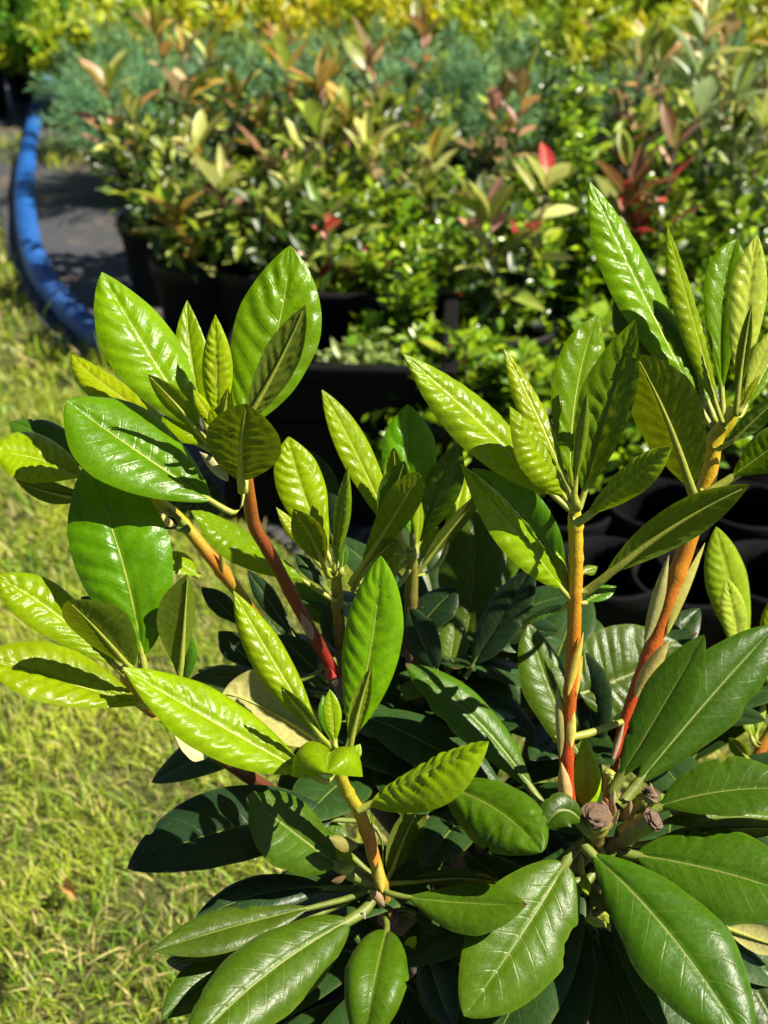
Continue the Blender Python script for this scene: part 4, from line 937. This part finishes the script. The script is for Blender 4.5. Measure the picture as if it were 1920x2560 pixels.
leaf(S7, 'K', (1290, 1480), (1395, 128), 340, (-.12, .2, .97), 'g', d + .02, dt=1.2, mid=(1285, 640), fold=.4, q=.6, umax=.6, quilt=.03, nv=8)
leaf(S7, 'K', (1400, 1480), (1560, 83), 330, (.18, .25, .95), 'yp', d + .004, dt=.2, mid=(1470, 720), umax=.58, quilt=.08, fold=.25)
leaf(S7, 'K', (1065, 2180), (598, 1033), 425, (.36, .42, -.83), 'ol', d - .012, dt=-3.0, mid=(850, 1545), q=.58, umax=.52, quilt=.05, nv=9, fold=.15, roll=-.05, petr=.0018, tint=(0.172, 0.260, 0.0018))
leaf(S7, 'K', (1385, 1470), (1512, 640), 125, (.1, .4, -.9), 'ol', d - .012, dt=-1.0, mid=(1440, 1060), tint=(0.165, 0.250, 0.0063), fold=.4)
leaf(S7, 'K', (1440, 1440), (1720, 790), 150, (.3, .3, .9), 'yp', d - .002, dt=.3, mid=(1570, 1120))
leaf(S7, 'K', (1280, 1760), (1780, 1310), 215, (-.3, .7, -.55), 'gd', d - .006, dt=-1.4, mid=(1490, 1570))
leaf(S7, 'K', (1180, 2120), (1830, 1640), 300, (-.12, .7, .7), 'g', d - .002, dt=-1.4, mid=(1560, 1840), umax=.6, pet=.2, petr=.002, quilt=.03, tint=(0.099, 0.208, 0.0008))
leaf(S7, 'K', (1200, 1480), (975, 840), 150, (.3, .3, .9), 'g', d + .02, dt=1.0)
leaf(S7, 'K', (1170, 1800), (1160, 1150), 170, (-.4, .2, .9), 'd', d + .024, dt=1.0)
leaf(S7, 'K', (1420, 1480), (1580, 1190), 70, (.2, .3, .9), 'yg', d - .008, dt=-.3)
leaf(S7, 'K', (1440, 1490), (1690, 1030), 130, (.1, .5, .8), 'g', d + .01, dt=1)
bract(S7, 'L', (345, 1175), (505, 600), 78, (-.55, .2, .8), .520, dt=-1.2, db=-.6, col=(.50, .46, .16))
bract(S7, 'L', (498, 1125), (745, 520), 78, (.7, .2, .65), .519, dt=-.6, db=-.3, col=(.52, .46, .10))
bract(S7, 'L', (285, 1545), (510, 1155), 125, (.2, .3, .92), .522, dt=-1.4, db=-.6, col=(.58, .50, .15))
bract(S7, 'L', (125, 1980), (215, 1690), 40, (-.3, .2, .9), .527, dt=-.4, db=-.5, col=(.5, .38, .22))

# --- shoot at the right edge, farther back
d = 0.60
SE = stem('L', [(960, 2230), (1035, 2040), (1110, 1880), (1200, 1700), (1180, 1500), (1120, 1330)], [.60, .60, .60, .60, .60, .60], [.0048, .0046, .0042, .004, .0034, .003], 'stem_yellow', nodes=(.3,))
leaf(SE, 'L', (1020, 1330), (818, 415), 310, (.12, .25, .96), 'yp', d, dt=0, mid=(925, 850), q=.62, quilt=.05, fold=.12, tint=(0.315, 0.478, 0.0147))
leaf(SE, 'L', (1000, 1340), (885, 745), 210, (.2, .25, .95), 'yp', d - .02, dt=-1, mid=(945, 1040), fold=.3, quilt=.06)
leaf(SE, 'L', (1130, 1330), (1200, 860), 120, (-.2, .3, .93), 'yg', d - .01, dt=0)
leaf(SE, 'L', (1040, 1960), (900, 1800), 110, (.1, .4, -.9), 'ol', d - .01, dt=-1)
leaf(SE, 'L', (1060, 1820), (1010, 1640), 90, (.3, .3, .9), 'y', d - .006, dt=.5)
leaf(SE, 'L', (1080, 1800), (1140, 1560), 60, (.3, .3, .9), 'yp', d - .004, dt=.2)
bract(SE, 'L', (790, 2110), (835, 1955), 52, (.1, .3, .95), d, dt=-.3, col=(.62, .56, .28))
bract(SE, 'L', (900, 2090), (975, 1890), 90, (.1, .3, .95), d - .004, dt=-.3, col=(.62, .50, .22))

# --- old whorl R1, lower right
R1 = tube('stem', [fork + Vector((.01, 0, .01)), fork.lerp(r1, .6) + Vector((0, 0, -.006)), r1, at('F', (880, 450), .497)], [.006, .0062, .0062, .0066], MAT['bark'], RH, jitter=.25)
LINE[R1.name] = [r1, at('F', (905, 500), .50), at('F', (980, 520), .50), at('F', (1000, 470), .50), at('L', (190, 2215), .503)]
d = 0.498
leaf(R1, 'F', (752, 632), (298, 1328), 440, (.05, .45, .9), 'ml', d - .006, dt=-4.5, mid=(552, 960), q=.52, umax=.52, fold=.12, roll=.22, petr=.0019, pet=.02, bites=((.33, 1, .07, .16), (.42, 1, .05, .1)))
leaf(R1, 'F', (838, 578), (1590, 1480), 430, (.08, .5, .87), 'm', d - .008, dt=-6.5, mid=(1195, 935), q=.6, umax=.6, fold=.14, roll=.3, petr=.002, pet=.04, tint=(0.037, 0.096, 0.0019))
leaf(R1, 'F', (1010, 600), (1850, 800), 330, (.08, .6, .8), 'm', d - .004, dt=-3.5, mid=(1400, 668), q=.58, umax=.55, fold=.12, petr=.002, pet=.07, tint=(0.040, 0.099, 0.0019))
leaf(R1, 'F', (1085, 425), (1800, 300), 205, (0, .76, .65), 'm', d, dt=-1.0, mid=(1400, 325), umax=.58, q=.6, fold=.3, petr=.002, pet=.16)
leaf(R1, 'F', (1080, 560), (1800, 470), 150, (-.3, .55, -.7), 'd', d + .006, dt=-2.0, mid=(1400, 490))
leaf(R1, 'F', (1100, 470), (1720, 430), 80, (.1, .8, .5), 'ml', d + .012, dt=1.0)
leaf(R1, 'L', (215, 2215), (1230, 1050), 440, (.1, .46, .88), 'm', d + .006, dt=2.5, mid=(725, 1600), q=.58, umax=.6, fold=.16, roll=.3, petr=.0021, pet=.08, tint=(0.037, 0.090, 0.0022), bites=((.62, -1, .05, .12),))
leaf(R1, 'L', (130, 2160), (737, 1128), 305, (-.08, .4, .92), 'm', d - .002, dt=-1.0, mid=(425, 1660), q=.6, umax=.56, petr=.002, pet=.1, fold=.14, tint=(0.037, 0.093, 0.0014))
leaf(R1, 'D', (790, 880), (1318, 668), 395, (.28, .42, .86), 's', .545, dt=2.0, mid=(1040, 780), q=.5, umax=.5, petr=.0016, tint=(0.046, 0.087, 0.0040), quilt=.035, fold=.06, roll=.1)
leaf(R1, 'D', (885, 1210), (632, 548), 215, (.22, .32, .92), 's', .53, dt=2.0, mid=(725, 850), q=.58, umax=.52, tint=(0.052, 0.099, 0.0029), quilt=.03)
leaf(R1, 'D', (930, 1180), (800, 640), 190, (-.6, .2, .75), 'd', .54, dt=2.0, mid=(880, 900))
leaf(R1, 'D', (700, 1360), (105, 705), 190, (.18, .6, .78), 'ml', d + .012, dt=1.0, mid=(435, 1000), q=.6, umax=.55, fold=.1, roll=.35, tint=(0.055, 0.128, 0.0029), petr=.0018, bites=((.80, 1, .05, .12), (.62, 1, .04, .08)))
leaf(R1, 'F', (120, 275), (640, 590), 295, (.02, .62, .78), 'ml', .482, db=1.6, dt=-2.8, mid=(410, 385), q=.52, umax=.52, fold=.2, roll=.55, nv=6, quilt=.045, tint=(0.049, 0.111, 0.0011))
leaf(R1, 'F', (835, 478), (645, 500), 130, (-.1, .6, .78), 'm', d - .01, dt=-1.0, mid=(735, 405), petr=.0024, pet=.05, fold=.3)
leaf(R1, 'F', (1070, 1130), (1450, 1430), 170, (.1, .5, .86), 'ml', d + .02, dt=-3, tint=(0.052, 0.116, 0.0040))
leaf(R1, 'F', (1480, 960), (1760, 1480), 270, (.15, .45, .87), 's', d + .03, dt=-3, mid=(1590, 1180), q=.56, tint=(0.033, 0.071, 0.0040))
leaf(R1, 'F', (1440, 930), (1760, 1040), 110, (-.1, -.5, -.85), 'c', d + .024, dt=-1)
leaf(R1, 'F', (830, 1130), (540, 1420), 250, (.1, .5, .86), 's', d + .02, dt=-4, mid=(690, 1270), q=.55, tint=(0.046, 0.093, 0.0059))
leaf(R1, 'F', (850, 870), (1160, 1560), 310, (-.1, .45, .88), 'd', d + .03, dt=-2, mid=(990, 1180), q=.58)
leaf(R1, 'F', (820, 680), (850, 790), 50, (0, .4, .9), 'y', d + .01, dt=-.5, tint=(0.302, 0.458, 0.0032))
leaf(R1, 'F', (945, 930), (830, 890), 36, (.1, .6, .8), 'yp', d - .004, dt=-.5)
leaf(R1, 'I', (1080, 1720), (1170, 770), 400, (-.12, .3, .95), 's', .575, dt=2.5, mid=(1150, 1240), q=.55, tint=(0.040, 0.075, 0.0054))
leaf(R1, 'I', (1110, 1740), (1500, 1105), 215, (-.6, .3, .72), 'd', .55, dt=.5, mid=(1310, 1410), q=.55)
leaf(R1, 'I', (1290, 1320), (1385, 800), 190, (-.3, .2, .92), 'gd', .59, dt=2, mid=(1350, 1040), tint=(0.056, 0.125, 0.0042))
leaf(R1, 'I', (790, 1520), (1052, 1208), 200, (-.5, .4, .75), 'd', .56, dt=.5, q=.55)
leaf(R1, 'I', (970, 1750), (775, 1335), 215, (-.5, .4, .75), 'd', .545, dt=.5, q=.58)
leaf(R1, 'I', (1005, 1760), (1060, 1390), 185, (.1, .4, .9), 's', .56, dt=1, tint=(0.071, 0.116, 0.0081))
leaf(R1, 'J', (1235, 960), (1405, 985), 115, (.1, .6, .78), 'ml', .53, dt=-1, pet=.02)
# woody stubs left by earlier growth
def stub(pts, deps, rads, cap, reg='F', mat='stem_olive'):
    P = [at(reg, p_, e_) for p_, e_ in zip(pts, deps)]
    o = tube('stub', P, rads, MAT[mat], RH, jitter=.22, nodes=(.3, .5, .7, .85), seed=pts[0][0])
    t = tube('dry_end', [P[-1].lerp(P[-2], .10), P[-1].lerp(P[-2], -.10), P[-1].lerp(P[-2], -.26)], [rads[-1] * 1.10, rads[-1] * 1.15, rads[-1] * .8], MAT[cap], o, jitter=.6, seed=pts[0][1], sides=14)
    return o
stub([(880, 590), (878, 520), (888, 460), (892, 430)], [.503, .496, .489, .486], [.0050, .0050, .0054, .0054], 'cut')
stub([(940, 560), (1010, 525), (1080, 480), (1140, 450)], [.500, .494, .488, .484], [.0048, .0048, .0050, .0042], 'cut')
stub([(980, 480), (1040, 430), (1095, 375), (1130, 335)], [.503, .499, .495, .493], [.0042, .0044, .0044, .0034], 'cut')
stub([(930, 400), (932, 310), (940, 245)], [.503, .500, .497], [.0019, .0018, .0022], 'petiole', mat='petiole')
for q in range(7):
    a0 = (random.uniform(930, 1040), random.uniform(400, 540)); bract(R1, 'F', a0, (a0[0] + random.uniform(-40, 50), a0[1] - random.uniform(50, 110)), random.uniform(24, 44), (random.uniform(-.5, .5), .4, .8), .497, dt=-.8, col=random.choice([(.3, .12, .06), (.38, .24, .12), (.5, .42, .2)]))
bract(R1, 'F', (1150, 335), (1128, 285), 30, (.5, .3, .8), .492, dt=-.6, col=(.3, .2, .14))

# --- old whorl R2, lower centre
R2 = tube('stem', [fork + Vector((-.01, 0, .01)), fork.lerp(r2, .6) + Vector((0, 0, -.006)), r2], [.006, .0060, .0052], MAT['bark'], RH, jitter=.25)
LINE[R2.name] = [r2, at('M', (680, 520), .496), at('M', (660, 430), .491)]
d = 0.492
leaf(R2, 'E', (1195, 745), (728, 372), 262, (.2, .6, .78), 's', d - .006, dt=-2.2, mid=(955, 565), q=.5, umax=.52, fold=.1, petr=.0022, pet=.1, tint=(0.049, 0.104, 0.0035), bites=((.93, 1, .05, .25), (.9, -1, .04, .2)))
leaf(R2, 'E', (1270, 500), (105, 715), 300, (0, .72, .68), 'd', d + .012, dt=-2.6, mid=(680, 520), q=.56, umax=.52, fold=.25, roll=.2)
leaf(R2, 'E', (1150, 640), (1050, 392), 190, (.3, .45, .84), 's', d + .016, dt=1, q=.5, tint=(0.093, 0.140, 0.0119))
leaf(R2, 'E', (1230, 680), (1060, 520), 130, (.1, .6, .8), 'ml', d + .004, dt=.5)
leaf(R2, 'E', (1260, 740), (1110, 640), 100, (.1, .6, .8), 'yp', d - .002, dt=-.2, tint=(0.302, 0.458, 0.0063))
leaf(R2, 'E', (880, 590), (660, 550), 70, (.1, .7, .7), 'ml', d + .012, dt=0)
leaf(R2, 'E', (1170, 830), (440, 985), 150, (-.1, .7, .7), 'd', d + .004, dt=-2.4, mid=(800, 850), q=.56)
leaf(R2, 'E', (1130, 900), (240, 1140), 150, (.1, .82, .55), 's', d - .006, dt=-3.4, mid=(660, 1010), umax=.55, fold=.25, roll=.3, tint=(0.049, 0.087, 0.0049))
leaf(R2, 'E', (1150, 920), (330, 1190), 130, (-.2, .5, -.7), 'd', d - .002, dt=-3.4, mid=(700, 1085))
leaf(R2, 'E', (1235, 975), (400, 1640), 345, (.12, .64, .76), 's', d - .012, dt=-6.5, mid=(815, 1240), q=.52, umax=.52, fold=.14, roll=.35, petr=.0019, pet=.03, tint=(0.049, 0.099, 0.0035))
leaf(R2, 'E', (800, 1120), (285, 1470), 180, (.1, .62, .77), 'm', d - .004, dt=-4, mid=(540, 1260))
leaf(R2, 'M', (690, 650), (570, 1250), 335, (.02, .55, .83), 'ml', d - .02, db=.6, dt=-5.5, mid=(640, 850), dm=-1.6, q=.48, umax=.45, fold=.35, roll=.55, pet=.02, tint=(0.049, 0.111, 0.0019))
leaf(R2, 'M', (715, 480), (1352, 525), 160, (.02, .8, .6), 'ml', d - .006, dt=-2.6, mid=(1010, 515), umax=.6, fold=.1, roll=.35, tint=(0.055, 0.111, 0.0035))
leaf(R2, 'M', (720, 430), (1230, 395), 130, (-.2, .5, -.7), 'd', d + .008, dt=-1.0)
leaf(R2, 'M', (1000, 305), (785, 310), 120, (.1, .7, .7), 'ml', d + .02, dt=0, mid=(900, 250), fold=.2)
leaf(R2, 'M', (690, 420), (865, 10), 175, (-.55, .35, -.7), 'gd', d + .012, dt=.6, mid=(760, 230), tint=(0.101, 0.166, 0.0042))
leaf(R2, 'M', (800, 560), (995, 640), 110, (.1, .65, .75), 's', d + .012, dt=-1)
leaf(R2, 'M', (850, 640), (1000, 1130), 210, (-.5, .45, .7), 'd', d + .01, dt=-3)
leaf(R2, 'M', (770, 760), (830, 680), 50, (.1, .6, .8), 'y', d + .004, dt=-.6, tint=(0.333, 0.503, 0.0032), pet=.0)
bract(R2, 'M', (470, 370), (545, 350), 34, (.1, .7, .7), d - .014, dt=-.3, col=(.35, .42, .06))
bract(R2, 'M', (430, 420), (500, 395), 26, (.1, .7, .7), d - .014, dt=-.3, col=(.42, .24, .12))
bract(R2, 'M', (590, 600), (585, 555), 18, (.3, .6, .7), d - .01, dt=-.3, col=(.6, .55, .4))

# --- leaves deeper inside the plant
G = S1
for a in (('J', (660, 720), (365, 285), 120, (-.2, .5, .85), 'd', .565, 1.0), ('J', (370, 640), (98, 382), 120, (-.1, .6, .8), 'd', .565, .5), ('J', (450, 880), (198, 640), 160, (-.4, .6, .7), 'd', .57, 0),
          ('J', (740, 900), (452, 535), 150, (.2, .5, .84), 's', .575, 1.0), ('J', (820, 920), (540, 660), 170, (-.5, .5, .7), 'd', .555, 0), ('J', (930, 660), (640, 358), 165, (-.3, .5, .8), 'gd', .575, .5),
          ('J', (890, 790), (812, 490), 115, (.1, .4, .9), 's', .57, 0), ('J', (560, 930), (30, 900), 140, (.1, .75, .65), 's', .54, -1.0), ('J', (330, 960), (80, 860), 100, (.1, .7, .7), 's', .56, 1)):
    leaf(G, a[0], a[1], a[2], a[3], a[4], a[5], a[6], dt=a[7])
leaf(G, 'J', (860, 1340), (222, 1000), 330, (-.15, -.55, -.8), 'c', .525, dt=-1.5, mid=(500, 1110), q=.55, umax=.55, fold=-.2, label='leaf turned over, showing its cream underside')
rnd = random.Random(5)
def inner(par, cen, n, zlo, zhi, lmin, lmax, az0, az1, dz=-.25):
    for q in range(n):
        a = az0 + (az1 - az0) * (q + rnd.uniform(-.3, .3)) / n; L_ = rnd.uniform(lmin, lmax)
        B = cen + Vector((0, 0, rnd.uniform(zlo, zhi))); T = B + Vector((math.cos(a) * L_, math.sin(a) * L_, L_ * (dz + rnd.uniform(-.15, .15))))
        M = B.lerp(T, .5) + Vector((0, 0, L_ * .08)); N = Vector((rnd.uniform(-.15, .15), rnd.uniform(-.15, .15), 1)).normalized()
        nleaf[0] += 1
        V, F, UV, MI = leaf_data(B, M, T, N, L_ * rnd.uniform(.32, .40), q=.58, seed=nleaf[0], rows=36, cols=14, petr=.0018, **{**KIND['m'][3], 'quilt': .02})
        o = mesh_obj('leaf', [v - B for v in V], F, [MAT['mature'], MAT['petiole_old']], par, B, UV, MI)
        j = rnd.uniform(.7, 1.1); o.color = (.026 * j, .066 * j, .014 * j, .08)  # darker tone, with the shade inside the plant worked into it
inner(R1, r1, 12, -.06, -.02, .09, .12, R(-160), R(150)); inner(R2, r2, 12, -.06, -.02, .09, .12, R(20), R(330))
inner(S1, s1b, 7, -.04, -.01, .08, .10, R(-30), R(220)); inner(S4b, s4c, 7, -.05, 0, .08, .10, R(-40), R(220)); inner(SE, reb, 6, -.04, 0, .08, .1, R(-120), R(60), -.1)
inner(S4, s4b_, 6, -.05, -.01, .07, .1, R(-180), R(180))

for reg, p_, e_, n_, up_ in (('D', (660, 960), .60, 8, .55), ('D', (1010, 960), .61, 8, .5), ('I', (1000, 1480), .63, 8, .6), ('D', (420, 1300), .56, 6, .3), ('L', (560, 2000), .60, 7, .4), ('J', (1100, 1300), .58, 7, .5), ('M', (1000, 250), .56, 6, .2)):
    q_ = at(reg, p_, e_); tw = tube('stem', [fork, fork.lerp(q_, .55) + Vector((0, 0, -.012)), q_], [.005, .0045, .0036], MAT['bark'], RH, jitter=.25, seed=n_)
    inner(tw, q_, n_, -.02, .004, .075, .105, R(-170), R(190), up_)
